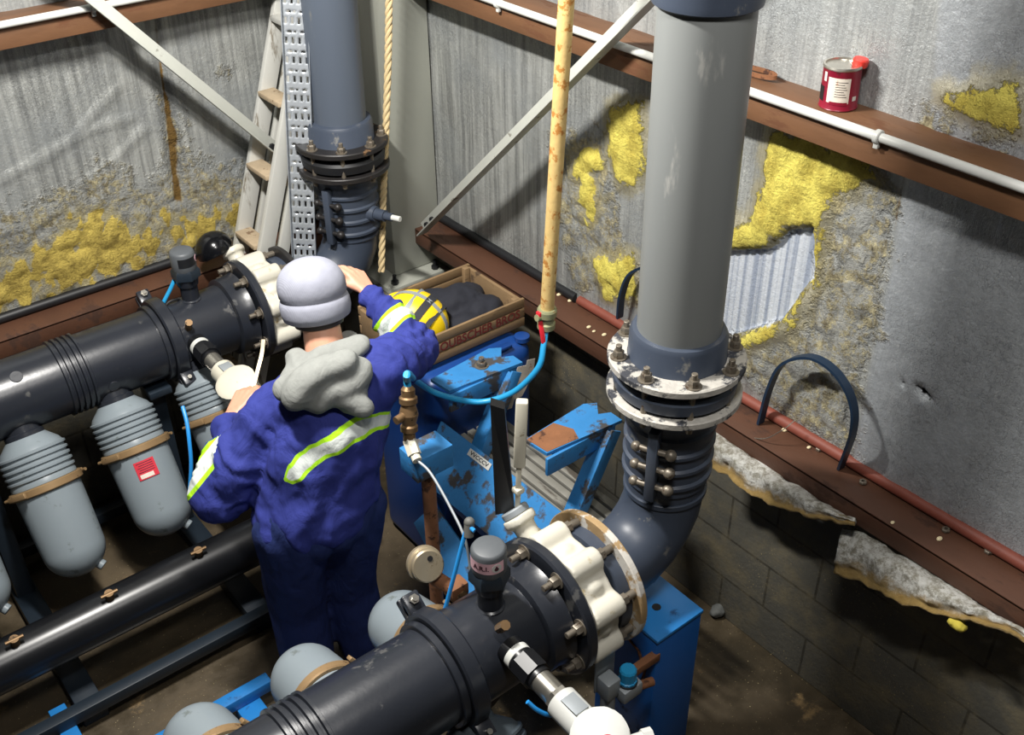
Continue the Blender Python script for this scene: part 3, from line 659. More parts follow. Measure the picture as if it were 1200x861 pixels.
def lever(p, d, top, lab):
    o = thing('valve_lever', lab, 'lever', p)
    part('hub', MB().cyl(p, p+d*.022, .042, 28, ch=.004), SILVERTAPE, o)
    a = p+d*.022; b = Vector((a.x+.01, a.y+.01, top))
    w_ = Vector((.75, -.62, 0)).normalized()
    bl = MB().prism([a+Vector((-.05, .02, -.01))-w_*.0, a+Vector((.0, -.005, -.01)), b-w_*.022+Vector((0, 0, -.03)), b-w_*.06+Vector((0, 0, -.015))], Vector((.62, .75, 0))*.035)
    part('lever_arm', bl, LEVERBLK, o)
    q0 = a+w_*.012; q1 = Vector((a.x, a.y, a.z+(top-a.z)*.45))+w_*.018; q2 = Vector((b.x, b.y, top))+w_*.026
    part('latch_bar', MB().bar(q0, q1, .016, .014, (-.6, -.7, 0)).box(q0.lerp(q1, .42), (.03, .03, .02), .006), CREAM, o, 'cream latch bar')
    part('grip', MB().bar(q1-Vector((0, 0, .01)), q2, .034, .03, (-.6, -.7, 0), .006), CREAM, o, 'cream squeeze grip')
    return o
# near skid
NY, LY = 1.6, 3.6
manifold(NY, 1.345, 1.355, 'large black manifold pipe lying across the foreground towards the white valve', (.56,), 1.03)
clamp(1.03, NY, 'black coupling clamp round the foreground manifold pipe')
v1, vp, vd = valve(NY, 1.392, 1.50, 'white cast butterfly valve between black flange and brown ring in the foreground')
lever(vp, vd, 1.50, 'black and cream upright valve lever above the foreground white valve')
elbow(NY, 1.83, 1.50, 'slate grey pipe elbow under the big pipe, with corroded tan and white ring', CORRODE_TAN, 1.485, PVC_DARK)
riser(1.83, NY, 1.575, 3.6, 'big light grey vertical pipe on a white crusted bolted flange', PVC_GREY, CORRODE, 2.522, topx=-.012)
airvalve(1.18, NY, 'grey capped air valve with pink label on the foreground manifold', 'A.R.I.')
transmitter(1.15, NY-.115, 'white pressure transmitter with red button at the bottom edge in front of the foreground flange', True, .095, 1.15)
# far skid
manifold(LY, 1.445, 1.455, 'black manifold pipe running along the left wall behind the grey hanging housings', (.70,), 1.12)
clamp(1.12, LY, 'black coupling clamp round the manifold pipe by the left wall')
v2, vp2, vd2 = valve(LY, 1.492, 1.60, 'white cast butterfly valve half hidden behind the grey beanie')
elbow(LY, 1.985, 1.60, 'dark ribbed pipe elbow behind the worker, with black bolted ring and side tap', BLKRING, 1.425, PVC_DARK, tap=True)
riser(1.985, LY, 1.515, 3.6, 'slate blue vertical pipe beside the perforated tray, standing on black bolted flange', PVC_BLUEGREY, BLKRING, None, R=.107, topx=.03)
airvalve(1.25, LY, 'black capped air valve on the manifold by the left wall', '', (.35, -.93, 0))
transmitter(1.19, LY-.13, 'cream pressure transmitter by the left hand of the worker', False, .02, 1.2)
o = thing('valve_actuator', 'glossy black dome on the far white valve under the ladder', 'valve actuator', vp2)
part('dome', MB().lathe([(.0785, 0), (.08, .01)]+[(.08*math.cos(t), .012+.075*math.sin(t)) for t in [i*.98*PI/2/9 for i in range(10)]], vp2+Vector((-.055, .03, -.005)), (-.25, .3, .92), 36), BLKGLOSS, o, smooth=60)
part('bracket', MB().bar(vp2-vd2*.005+Vector((-.0, -.01, 0)), vp2+Vector((-.055, .03, .0)), .05, .016), CREAM, o)
for x, yb, zb, lab in ((1.12, 2.06, .665, 'grey dome of the filter housing nearest the worker, behind the coupling clamp'), (.79, 2.06, .665, 'middle grey filter dome peeking over the foreground manifold'), (.46, 2.06, .665, 'grey filter dome at the bottom edge of the photo, leftmost behind the foreground manifold')):
    pod(x, NY+.05, .78, yb+.01, zb+.02, lab, 'foreground filter housings', R=.112, plug=False)
pod(1.03, NY-.1, .78, NY-.42, .5, 'dark ribbed filter housing under the foreground manifold by the white transmitter', 'foreground filter housings', R=.12, m_=POD_DARK, plug=False, strap=False)
for x, lab, stk in ((1.185, 'grey ribbed filter housing half hidden behind the left forearm', False), (.85, 'grey filter housing with red sticker hanging beside the left sleeve', True), (.51, 'grey filter housing with plain dome second from left edge', False), (.165, 'grey filter housing cut off at the left edge of the photo', False)):
    pod(x, LY-.1, .81, LY-.40, .355, lab, 'far filter housings', R=.117, sticker=stk)
#@SKIDS2
# lower manifold, frames
o = thing('drain_manifold', 'lower black pipe running under the grey hanging filter housings', 'pipe', (-.5, 3.02, .29))
part('pipe_body', MB().tube([(-.7, 3.02, .29), (1.55, 3.02, .29)], .09, 40), mat('black_drain_paint', (22, 23, 26), .3, var=.2), o)
for x in (.2, .53, .87): part('drain_cock', MB().cyl((x, 3.0, .375), (x, 2.99, .41), .016, 14).cyl((x-.03, 2.99, .405), (x+.03, 2.99, .405), .007, 10), BRASS, o, 'brass drain cock')
def skid_frame(y, lab, xs, m_, yl, yr):
    o = thing('skid_frame', lab, 'frame', (xs[0], y, 0))
    for x in xs:
        part('post', MB().box((x, y, .39), (.07, .07, .76), .004), FRAMEDARK, o)
        part('foot_bar', MB().box((x, (yl+yr)/2, .03), (.09, abs(yr-yl), .06), .004), m_, o)
        part('saddle', MB().box((x, y, .775), (.09, .22, .03), .004), FRAMEDARK, o)
    part('side_rail', MB().box(((xs[0]+xs[-1])/2, yr, .085), (xs[-1]-xs[0]+.2, .05, .05), .004), m_, o)
    part('side_rail', MB().box(((xs[0]+xs[-1])/2, yl, .085), (xs[-1]-xs[0]+.2, .05, .05), .004), m_, o)
    return o
skid_frame(LY, 'dark floor frame with posts carrying the far manifold pipe', (.0, .34, 1.02), FRAMEDARK, LY+.2, LY-.75)
skid_frame(NY, 'blue floor frame under the foreground manifold, seen behind the legs of the worker', (-.1, .28, .78), BLUE, NY-.5, NY+.95)
o = thing('blue_post', 'bright blue steel post with chamfered top under the foreground elbow', 'post', (1.76, 1.52, 0))
mb = MB().box((1.735, 1.53, .385), (.19, .25, .73), .006)
part('post_body', mb, BLUE_DEEP, o)
part('top_plate', MB().box((1.735, 1.53, .757), (.196, .256, .014), .003), BLUE, o)
part('foot_plate', MB().box((1.735, 1.53, .012), (.28, .34, .024), .003), BLUE_DEEP, o)
mb = MB()
for k, (a, b) in enumerate((((1.6385, 1.60, .70), (1.6385, 1.47, .66)), ((1.6385, 1.47, .66), (1.6385, 1.44, .6)), ((1.6385, 1.44, .6), (1.6385, 1.455, .5)))): mb.bar(a, b, .004, .01 if k == 0 else .016, (1, 0, 0), 0)
part('paint_crack', mb, RUST, o, 'dark rusty crack in the blue paint')
part('hole', MB().cyl((1.73, 1.5, .7635), (1.73, 1.5, .7655), .014, 20), BLACKINK, o)
fr_ = [q for q in S.objects if q.name == 'skid_frame.001'][0]; part('foot_bar', MB().box((.24, 2.74, .03), (.06, .42, .06), .004), BLUE, fr_)
# blue pump rack with rusty bracket plates
o = thing('blue_rack', 'worn blue steel rack with two upright brackets, standing behind the valve lever', 'rack', (1.85, 2.3, 0))
def bracket(y, x0, m2, lab):
    z = 1.0
    pl = [(x0-.16, y+.05, z), (x0-.15, y-.05, z), (x0+.16, y-.075, z), (x0+.16, y-.02, z), (x0+.12, y+.0, z), (x0+.16, y+.05, z), (x0+.12, y+.075, z)]
    b = part('bracket_plate', MB().prism(pl, (0, 0, .012)), BLUE_WORN, o)
    part('bracket_web', MB().box((x0-.01, y-.06, z-.035), (.3, .012, .07), .002), BLUE_WORN, b)
    if m2: part('rust_patch', MB().prism([(x0-.155, y+.046, z+.012), (x0-.145, y-.046, z+.012), (x0-.02, y-.058, z+.012), (x0-.0, y-.01, z+.012), (x0-.03, y+.058, z+.012)], (0, 0, .0015)), RUST, b, lab)
    else:
        part('bracket_bolt', bolt_mb((x0+.03, y+.0, z+.012), (0, 0, 1), .018, .018, .02), BOLT, b)
    a1 = Vector((x0+.12, y-.09, z-.005)); a2 = Vector((x0-.1, y-.11, .62))
    part('strut', MB().bar(a1, a2, .05, .008, (0, -1, 0), .002).bar(a1+Vector((-.02, .03, 0)), a2+Vector((-.02, .03, 0)), .008, .06, (0, -1, 0), .002), BLUE_WORN, o)
bracket(2.57, 1.86, False, ''); bracket(2.09, 1.9, True, 'brown rusted end of the bracket plate')
pl = [Vector((1.74, 2.63, .80)), Vector((1.76, 1.93, .80)), Vector((1.62, 1.93, .63)), Vector((1.60, 2.60, .63))]
side = part('side_plate', MB().prism(pl, (.008, 0, -.008)), BLUE_WORN, o)
# small white plate with black script on the side plate
pn = (pl[2]-pl[1]).cross(pl[0]-pl[1]).normalized(); pn = pn if pn.z > 0 else -pn
ux = (pl[1]-pl[0]).normalized(); uy = pn.cross(ux); pc = pl[0].lerp(pl[1], .35)+(pl[3]-pl[0])*.12+pn*.002
tagp = MB().prism([pc+ux*a+uy*b for a, b in ((-.06, -.013), (.06, -.013), (.06, .013), (-.06, .013))], pn*.002); tg = part('name_plate', tagp, WHITE, side, 'small white name plate')
part('plate_marks', text_mb('VVCCCV', .02, pc+pn*.0025, ux, uy, .0002, .1), BLACKINK, tg)
part('lower_rail', MB().prism([(1.52, 2.52, .5), (1.6, 2.5, .56), (1.48, 1.86, .56), (1.36, 1.9, .47)], (.01, 0, -.012)), BLUE_WORN, o)
for x, y in ((1.98, 2.58), (1.98, 1.95), (1.64, 2.55), (1.66, 1.98)): part('leg', MB().box((x, y, .31), (.05, .05, .62), .003), BLUE_DEEP, o)
part('cross_bar', MB().box((1.98, 2.27, .6), (.05, .66, .05), .003).box((1.65, 2.27, .6), (.05, .62, .05), .003), BLUE_DEEP, o)
o2 = thing('slatted_walkway', 'grey ribbed slats laid across the blue rack below its brackets', 'walkway', (1.9, 2.3, .68))
for k in range(6): part('slat', MB().box((1.80+k*.043, 2.2, .665+(.0)), (.032, 1.02, .02), .003), SLATGREY, o2)
for yy in (1.8, 2.62): part('cross_strip', MB().box((1.905, yy, .645), (.26, .04, .018), .002), SLATGREY, o2)
box_b = PD(500, 525, 3.05)
o = thing('brass_fitting', 'brass valve fitting on the end of the blue hose loop, beside the jacket', 'fitting', PD(478, 520, 3.02))
A = PD(478, 452, 2.98); B = PD(480, 520, 3.04); ax = (B-A).normalized(); L = (B-A).length
part('body', MB().lathe([(.012, 0), (.02, .01), (.02, .03), (.026, .034), (.026, .05), (.02, .055), (.024, .07), (.028, .085), (.024, .1), (.02, .115), (.025, .12), (.025, .135), (.018, .14), (.018, L)], A, ax, 20), BRASS, o, smooth=25)
C_ = PD(486, 533, 3.02); part('elbow_nut', MB().cyl(B-ax*.012, C_+Vector((0, 0, .0)), .02, 6).cyl(C_, C_+(C_-B).normalized()*.02, .014, 16), CREAM, o)
part('side_tee', MB().cyl(A+ax*.08, A+ax*.08+Vector((-.05, -.01, .0)), .012, 14), BRASS, o)
box2 = thing('junction_box', 'small worn blue steel box under the brass fitting', 'box', PD(505, 545, 3.1))
q = PD(500, 535, 3.14); part('box_body', MB().box(q, (.13, .09, .08), .003), BLUE_WORN, box2); part('box_stem', MB().cyl((q.x, q.y, 0), (q.x, q.y, q.z-.04), .022, 16), RUST, box2)
#@HANGING
def YPX(x, y): return PX(x, y, 2.0)
o = thing('yellow_hanging_pipe', 'chipped yellow pipe hanging from above in front of the diagonal brace', 'pipe', YPX(641, 372))
a = YPX(641, 366); b = YPX(664, -4); part('pipe_body', MB().tube([a, b, b+(b-a)*.35], .0235, 20), YELLOWPIPE, o)
dn = (a-b).normalized()
part('union', MB().lathe([(.03, 0), (.034, .008), (.034, .03), (.026, .036), (.026, .055), (.031, .06), (.031, .08), (.02, .085)], a-dn*.02, dn, 20), VALVEGREEN, o, smooth=25)
h0 = a+dn*.015; part('valve_handle', MB().bar(h0+Vector((-.035, 0, .0)), h0+Vector((-.035, 0, .03)), .02, .012).bar(PX(633, 376, 1.97), PX(637, 402, 1.965), .016, .01), REDPL, o, 'red lever handle')
part('handle_pivot', MB().cyl(h0+Vector((-.045, 0, .01)), h0, .012, 14), VALVEGREEN, o)
e0 = a+dn*.06
hose = [e0, PX(637, 405, 1.965), PX(630, 432, 1.93), PX(600, 460, 1.87), PX(560, 471, 1.78), PX(515, 462, 1.66), PX(490, 448, 1.56), PD(478, 438, 2.97), PD(477, 446, 2.975), A+ax*.004]
solo('blue_hose', MB().tube(catmull(hose, 8), .0105, 14), HOSE, 'looped bright blue hose hanging between the yellow pipe and the brass fitting', 'hose')
solo('black_cable', MB().tube(catmull([C_+(C_-B).normalized()*.018, PD(505, 555, 2.99), PD(528, 595, 2.95), PD(545, 632, 2.92), PD(552, 672, 2.95)], 8), .004, 8), SILVERTAPE, 'thin grey cable curving down from the brass fitting', 'cable')
pts = [PY(456, -30, 3.52), PY(455, 60, 3.52), PY(452, 160, 3.52), PY(449, 230, 3.52), PY(447, 318, 3.5)]
pts = catmull(pts, 30); mb = MB()
for ph in (0, 2.094, 4.189):
    q = []; x_, y_, z_ = frame(pts[-1]-pts[0])
    for i, p in enumerate(pts): aa = ph+i*.62; q.append(p+(x_*math.cos(aa)+y_*math.sin(aa))*.0078)
    mb.tube(q, .0078, 8)
solo('hanging_rope', mb, ROPE, 'twisted beige rope hanging in front of the grey corner column', 'rope')
# perforated cable tray
o = thing('cable_tray', 'perforated galvanised cable tray standing between the ladder and the slate blue pipe', 'tray')if False else thing('cable_tray', 'perforated galvanised cable tray standing between the ladder and the slate blue pipe', 'tray', PY(356, 300, 3.6))
T0 = PY(344, -40, 3.63); T1 = PY(357, 300, 3.66); ud = (T0-T1).normalized(); wd = Vector((.80, -.60, 0)); wd = (wd-ud*wd.dot(ud)).normalized(); W_ = .098; H_ = (T0-T1).length+.5
nu, cell = 12, .0082; nv = int(H_/.0082); keep = {}
mb = MB(); idx = {}
def vid(i, j):
    if (i, j) not in idx: idx[(i, j)] = len(mb.v); mb.v.append(T1+wd*(-W_/2+W_*i/nu)+ud*(-.15+cell*j))
    return idx[(i, j)]
for j in range(nv):
    for i in range(nu):
        r = j % 9
        hole = (r in (1, 2, 3) and i in (1, 4, 7, 10)) or (r == 6 and i in (2, 3, 8, 9)) or (r == 6 and i == 5)
        if not hole: mb.f.append([vid(i, j), vid(i+1, j), vid(i+1, j+1), vid(i, j+1)]); mb.mi.append(0)
tr = part('perforated_base', mb, GALV, o); sm = tr.modifiers.new('thickness', 'SOLIDIFY'); sm.thickness = .002
nrm = wd.cross(ud).normalized()
for s_ in (-1, 1): part('side_lip', MB().bar(T1-ud*.15+wd*s_*W_/2+nrm*.012, T1+ud*(H_-.15)+wd*s_*W_/2+nrm*.012, .002, .024, nrm, 0), GALV, o)
# ladder
o = thing('folding_ladder', 'grey aluminium folding ladder with dirty treads leaning in the corner by the left wall', 'ladder', (1.62, 3.85, 0))
Lf = PY(287, 262, 3.93); Lt = PY(331, -6, 3.93); ld = (Lt-Lf).normalized(); k0 = -Lf.z/ld.z; Lg = Lf+ld*k0
for dx, w_, nm in ((0, .068, 'front'), (.085, .05, 'rear')):
    for yy in (0, -.2):
        a = Lg+Vector((dx, yy, 0)); part('stile', MB().bar(a, a+ld*2.5, .028, w_, (1, 0, 0), .003), ALU, o)
    for k in range(7):
        p = Lg+Vector((dx, 0, 0))+ld*(.27+k*.30-(.06 if dx else 0))
        part('tread' if not dx else 'rear_rung', MB().box(p+Vector((-.012 if not dx else 0, -.1, 0)), (.075 if not dx else .045, .172, .022), .004), ALU_DIRTY if k < 6 else ALU, o)
#@CRATE
o = thing('wooden_crate', 'weathered wooden crate with faded red lettering on top of the blue drum', 'crate', (1.98, 2.92, .97))
cx0, cx1, cy0, cy1, cz = 1.70, 2.225, 2.74, 3.09, .972
for y in (cy0, cy1):
    for k in range(3): part('slat', MB().box(((cx0+cx1)/2, y, cz+.019+k*.042), (cx1-cx0, .012, .036), .002), WOOD, o)
for x in (cx0+.008, cx1-.008): part('end_board', MB().box((x, (cy0+cy1)/2, cz+.056), (.014, cy1-cy0-.014, .112), .002), WOOD, o)
for k in range(5): part('base_slat', MB().box(((cx0+cx1)/2, cy0+.045+k*.065, cz+.003), (cx1-cx0-.03, .055, .006), .001), WOOD, o)
for x in (cx0+.03, cx1-.03):
    for y in (cy0+.018, cy1-.018): part('corner_post', MB().box((x, y, cz+.062), (.026, .022, .118), .002), WOOD, o)
part('lettering', text_mb('LOUBSCHER BROS', .05, (2.0, cy0-.0065, cz+.061), (1, 0, 0), (0, 0, 1), .0003, .4), REDINK, o, 'faded red lettering')
# drum under the crate
o = thing('blue_drum', 'blue plastic drum with a torn white label under the wooden crate', 'drum', (1.97, 2.86, 0))
part('body', MB().box((1.96, 2.86, .475), (.5, .42, .95), .06, seg=5), DRUM, o, smooth=50)
part('moulded_handle', MB().box((1.98, 2.68, .958), (.26, .03, .016), .006), DRUM, o)
part('screw_cap', MB().lathe([(.03, 0), (.03, .018), (.024, .021)], (2.175, 2.69, .948), (0, 0, 1), 28), DRUM, o)
lp = [PY(x, y, 2.6485) for x, y in ((596, 452), (604, 438), (607, 430), (617, 428), (618, 422), (627, 420), (625, 440), (618, 452), (612, 464), (603, 468), (600, 478), (594, 480))]
part('torn_label', MB().prism(lp, (0, .0012, 0)), PAPER, o, 'torn white paper label')
# things inside the crate
o = thing('safety_helmet', 'yellow safety helmet with grey reflective tape lying in the wooden crate', 'helmet', (1.85, 2.88, cz+.01))
hc = Vector((1.85, 2.915, 1.06)); up = Vector((.25, -.45, .86)).normalized()
x_, y_, z_ = frame(up)
pr = [(.128, -.012), (.132, 0), (.112, .008)]+[(.112*math.cos(t), .008+.1*math.sin(t)) for t in [i*PI/2*.99/9 for i in range(1, 10)]]
part('shell', MB().lathe(pr, hc, up, 40, sx=.92, sy=1.1), YELLOWPL, o, smooth=50)
for sgn, wdt, mm, nm in ((0, .03, CHARCOAL, 'dark_stripe'), (1, .016, SILVERTAPE, 'reflective_tape'), (-1, .02, CHARCOAL, 'dark_stripe')):
    path = [hc+x_*(.112*.92*math.cos(t)+.001*math.cos(t))*1.0+y_*sgn*.05+up*(.008+(.1-abs(sgn)*.011)*math.sin(t)+.001) for t in [PI*(.04+.92*i/16) for i in range(17)]]
    part(nm, MB().band(path, y_, wdt, .002), mm, o)
path = [hc+y_*(.112*1.1*math.cos(t)*1.01)+up*(.009+.1*math.sin(t)) for t in [PI*(.04+.92*i/16) for i in range(17)]]; part('reflective_tape', MB().band(path, x_, .018, .002), SILVERTAPE, o)
mb = MB()
for q, r in (((2.06, 2.95, 1.045), .095), ((1.98, 3.0, 1.045), .08), ((2.13, 2.87, 1.02), .075), ((2.14, 3.0, 1.02), .07), ((2.02, 2.84, 1.01), .07), ((1.84, 3.04, 1.03), .055)): mb.sph(q, r, sc=(1.15, .85, .62))
fz = fuse(mb, .009, 4, lambda p, n: .006*fbm(p.x, p.y, p.z, 26, 3)); solo('dark_cloth', fz, DARKCLOTH, 'crumpled dark navy cloth bundled in the back of the wooden crate', 'cloth', smooth=180)
# can, tool, debris on the rails
o = thing('metal_can', 'maroon metal can with white label and red cap standing on the right rail', 'can', (2.415, 1.625, 2.135))
cb = Vector((2.415, 1.625, 2.136)); t_ = Vector((-.02, .02, 1)).normalized()
part('body', MB().lathe([(.050, 0), (.052, .003), (.050, .006), (.050, .108), (.052, .112), (.050, .116), (.046, .116), (.045, .111)], cb, t_, 48), [CANRED], o)
part('lid', MB().lathe([(.0515, .1085), (.053, .112), (.0515, .1165), (.046, .1165), (.045, .112)], cb, t_, 48), STEEL, o)
part('cap', MB().lathe([(.019, .112), (.021, .116), (.021, .13), (.018, .134)], cb+Vector((.012, -.02, 0)), (.08, -.1, 1), 28), CAPRED, o, 'red screw cap')
def wrap(u0, u1, z0, z1, a0, r=.0506):
    mb = MB(); n = 10
    for k in range(n+1):
        a = a0+(u0+(u1-u0)*k/n)/.05
        for h in (z0, z1): mb.v.append(cb+Vector((r*math.cos(a), r*math.sin(a), 0))+t_*h)
    mb.f = [[2*k, 2*k+2, 2*k+3, 2*k+1] for k in range(n)]; mb.mi = [0]*n; return mb
a0 = math.atan2(-1.6, -2.4)
lb = part('label', wrap(-.033, .027, .022, .09, a0), PAPER, o, 'white stained label')
part('label_stripe', wrap(-.024, .024, .017, .026, a0, .0509), CANRED, lb)
mb = MB()
for k in range(7): mb2 = wrap(-.012, .02-.004*(k % 3), .04+k*.0065, .0415+k*.0065, a0, .0509); mb.add(mb2.v, mb2.f)
part('label_lines', mb, BLACKINK, lb)
part('side_print', wrap(-.075, -.045, .02, .06, a0), BLACKINK, o); part('side_mark', wrap(.038, .052, .028, .04, a0), WHITE, o)
part('side_mark', wrap(-.05, -.04, .075, .1, a0), WHITE, o)
solo('dark_strap', MB().band(catmull([PX(868, 76, 2.44), PX(885, 80, 2.44), PX(905, 86, 2.43), PX(908, 91, 2.42), PX(890, 89, 2.41), PX(866, 82, 2.42)], 5), (0, 0, 1), .012, .008), RUST, 'short dark brown strap loop lying on the right rail behind the big pipe', 'strap')
def arch(pts, w_, lab, m_=RUBBER):
    solo('strap_loop', MB().band(catmull(pts, 8), (1, .0, .0), w_, .009), m_, lab, 'strap')
NAVY = mat('navy_strap', (24, 44, 66), .45, var=.2)
g0 = PZ(896, 492, 1.004); g1 = PZ(985, 548, 1.004)
arch([(2.415, g0.y, 1.002), PX(902, 455, 2.41), PX(918, 426, 2.40), PX(950, 418, 2.39), PX(980, 436, 2.385), PX(999, 470, 2.38), PX(1000, 505, 2.37), (g1.x, g1.y, 1.002)], .03, 'black strap arching out of the brown lower beam at the right wall', NAVY)
arch([PX(726, 372, 2.42), PX(729, 345, 2.41), PX(740, 320, 2.41), PX(765, 312, 2.41), PX(795, 325, 2.41), PX(812, 370, 2.40), PX(816, 425, 2.39)], .03, 'navy strap looping out beside and behind the big grey pipe', NAVY)
# foil sheets hanging below the beam
def foil_sheet(top, bot, lab, X0):
    n, mrow = 60, 22; mb = MB(); ed = []
    def samp(poly, t):
        L = [0]
        for i in range(len(poly)-1): L.append(L[-1]+math.dist(poly[i], poly[i+1]))
        s_ = t*L[-1]
        for i in range(len(poly)-1):
            if s_ <= L[i+1] or i == len(poly)-2:
                f = (s_-L[i])/(L[i+1]-L[i]); return poly[i][0]+(poly[i+1][0]-poly[i][0])*f, poly[i][1]+(poly[i+1][1]-poly[i][1])*f
    for i in range(n+1):
        a = samp(top, i/n); b = samp(bot, i/n)
        for j in range(mrow+1):
            v = j/mrow; x = a[0]+(b[0]-a[0])*v; y = a[1]+(b[1]-a[1])*v
            p = PX(x, y, X0-.07*v-.03*math.sin(PI*min(1, v*1.2)))
            wob = .016*fbm(p.y, 1, p.z, 14, 4); p = p+Vector((-wob, .01*nz(p.y, 4, p.z, 20)*v, .008*nz(p.y, 9, p.z, 30)*v)); mb.v.append(p); ed.append(v)
    mb.f = [[i*(mrow+1)+j, (i+1)*(mrow+1)+j, (i+1)*(mrow+1)+j+1, i*(mrow+1)+j+1] for i in range(n) for j in range(mrow)]; mb.mi = [0]*len(mb.f)
    o = solo('foil_sheet', mb, FOIL, lab, 'insulation', smooth=180)
    at = o.data.attributes.new('edge', 'FLOAT', 'POINT'); at.data.foreach_set('value', ed)
    s_ = o.modifiers.new('thickness', 'SOLIDIFY'); s_.thickness = .012
foil_sheet([(828, 498), (900, 546), (1002, 611)], [(828, 545), (850, 556), (880, 580), (925, 598), (960, 606), (1002, 613)], 'torn silver foil insulation hanging below the beam beside the elbow of the big pipe', 2.335)
foil_sheet([(988, 618), (1010, 622), (1080, 664), (1205, 742)], [(976, 672), (1010, 682), (1060, 706), (1105, 722), (1150, 728), (1205, 752)], 'torn silver foil insulation hanging below the beam at the lower right edge of the photo', 2.335)
mb = MB().sph(PX(1125, 733, 2.28), .022, sc=(.8, 1, .9)).sph(PX(1117, 728, 2.28), .016)
solo('wool_tuft', fuse(mb, .005, 2, lambda p, n: .004*fbm(p.x, p.y, p.z, 60, 2)), mat('yellow_wool', (196, 180, 70), .9, bump=.5), 'small yellow wool tuft under the right foil sheet', 'insulation', smooth=180)
mb = MB().sph(PZ(862, 700, .03)-Vector((.1, 0, 0)), .035, sc=(1.1, .8, .7)); solo('grey_stone', fuse(mb, .006, 2, lambda p, n: .008*fbm(p.x, p.y, p.z, 30, 2)), STONE, 'grey stone lying on the floor at the foot of the right wall', 'stone', smooth=40)
for k, (x, y) in enumerate(((620, 303), (628, 312), (624, 320), (634, 318), (655, 345), (690, 383), (696, 388), (668, 352), (1046, 612), (1101, 631), (650, 340), (640, 322), (708, 392), (920, 503), (948, 524))):
    p = PZ(x, y, 1.003); s_ = random.uniform(.006, .012); mb = MB().sph(p, s_, n=8, sc=(1.3, .9, .6))
    solo('foam_chip', mb, CHIP, 'pale foam chip scattered on the brown lower beam', 'debris', 'foam chips on the lower beam')
for k, (x, y, lab) in enumerate(((960, 527, 'small hex nut lying on the lower beam between the strap ends'), (1011, 566, 'bright hex nut on the lower beam right of the strap arch'), (1108, 622, 'hex nut on the lower beam above the right foil sheet'), (1158, 647, 'hex nut on the lower beam at the far right'))):
    p = PZ(x, y, 1.001); solo('hex_nut', MB().ring(p, (0, 0, 1), .01, .013, .006, 6), BOLT, lab, 'nut')
solo('thin_wire', MB().tube(catmull([PZ(838, 483, 1.01), PX(850, 500, 2.36), PX(890, 514, 2.34), PX(915, 505, 2.36), PX(932, 492, 2.4)], 8), .0016, 6), STEEL, 'thin pale wire trailing over the lower beam behind the big pipe flange', 'wire')
# gauge, regulator, tubes
gp = PD(500, 662, 2.98)
o = thing('pressure_gauge', 'round brass pressure gauge behind the foreground manifold, above the grey dome', 'gauge', gp)
gd = (CAM-gp).normalized(); gd = (gd+Vector((.2, -.25, -.25))).normalized()
part('case', MB().lathe([(.047, -.03), (.052, -.026), (.052, -.012), (.047, -.01), (.047, .012), (.043, .016)], gp, gd, 36), GAUGE, o)
part('gauge_hole', MB().lathe([(.008, .0155), (.008, .0175)], gp+_r2*.004-_d2*.022, gd, 14), BLACKINK, o)
part('stem', MB().cyl(gp-gd*.02+Vector((0, 0, -.03)), gp+Vector((.06, -.06, -.1)), .022, 14).box(gp+Vector((.06, -.05, -.09)), (.06, .05, .05), .008), RUST, o)
part('lower_pipe', MB().tube([gp+Vector((.06, -.06, -.09)), gp+Vector((.09, -.09, -.2)), (gp.x+.09, gp.y-.2, .8)], .02, 14), BRASS, o)
def tube(pts, r, m_, lab, cat='tube'): return solo('air_tube', MB().tube(catmull(pts, 8), r, 10), m_, lab, cat)
tube([PD(556, 622, 2.80), PD(548, 618, 2.81), PD(541, 640, 2.83), PD(532, 675, 2.86), PD(523, 708, 2.90), PD(519, 722, 2.92)], .006, TUBEBLUE, 'blue air tube dropping behind the pink labelled air valve')
solo('tube_fitting', MB().cyl(PD(549, 628, 2.82), PD(550, 612, 2.81), .014, 14).sph(PD(550, 612, 2.81), .015, n=12), mat('dull_fitting', (96, 96, 92), .6), 'grey push fitting at the top of the blue air tube by the air valve', 'fitting')
tube([PD(212, 312, 4.12), PD(207, 322, 4.12), PD(200, 338, 4.13), PD(190, 358, 4.14), PD(186, 372, 4.16)], .008, HOSE, 'blue air tube on the black capped air valve by the left wall')
solo('tube_fitting', MB().cyl(PD(214, 306, 4.11), PD(207, 321, 4.12), .016, 14), WHITE, 'pale push fitting on the black capped air valve', 'fitting')
tube([PD(214, 476, 3.75), PD(219, 495, 3.74), PD(222, 518, 3.74), PD(224, 545, 3.76), PD(222, 580, 3.8)], .007, TUBEBLUE, 'blue air tube beside the left sleeve, near the housing with red sticker')
tube([PD(618, 822, 2.66), PD(630, 832, 2.67), PD(645, 838, 2.69), PD(660, 836, 2.71)], .006, TUBEBLUE, 'blue air tube under the white transmitter at the bottom edge')
tube([PD(196, 392, 4.14), PD(190, 372, 4.13), PD(196, 356, 4.13), PD(207, 351, 4.15), PD(216, 354, 4.2)], .005, RUBBER, 'thin black cable arching over the far coupling clamp', 'cable')
rp = PX(735, 800, 1.5)
o = thing('air_regulator', 'grey air regulator with blue knob on the front of the blue post', 'regulator', rp)
part('body', MB().box(rp+Vector((0, 0, -.02)), (.075, .06, .05), .008).box(rp+Vector((-.055, .02, .012)), (.05, .05, .07), .006).cyl(rp+Vector((-.055, .02, -.02)), rp+Vector((-.055, .02, -.09)), .022, 20), SILVERTAPE, o)
part('knob', MB().lathe([(.027, 0), (.027, .012), (.024, .014), (.025, .05), (.021, .056)], rp+Vector((0, 0, .006)), (0, 0, 1), 24, mod=lambda a, h: 1+.03*math.cos(a*12)), HOSE, o, 'blue adjusting knob', smooth=30)
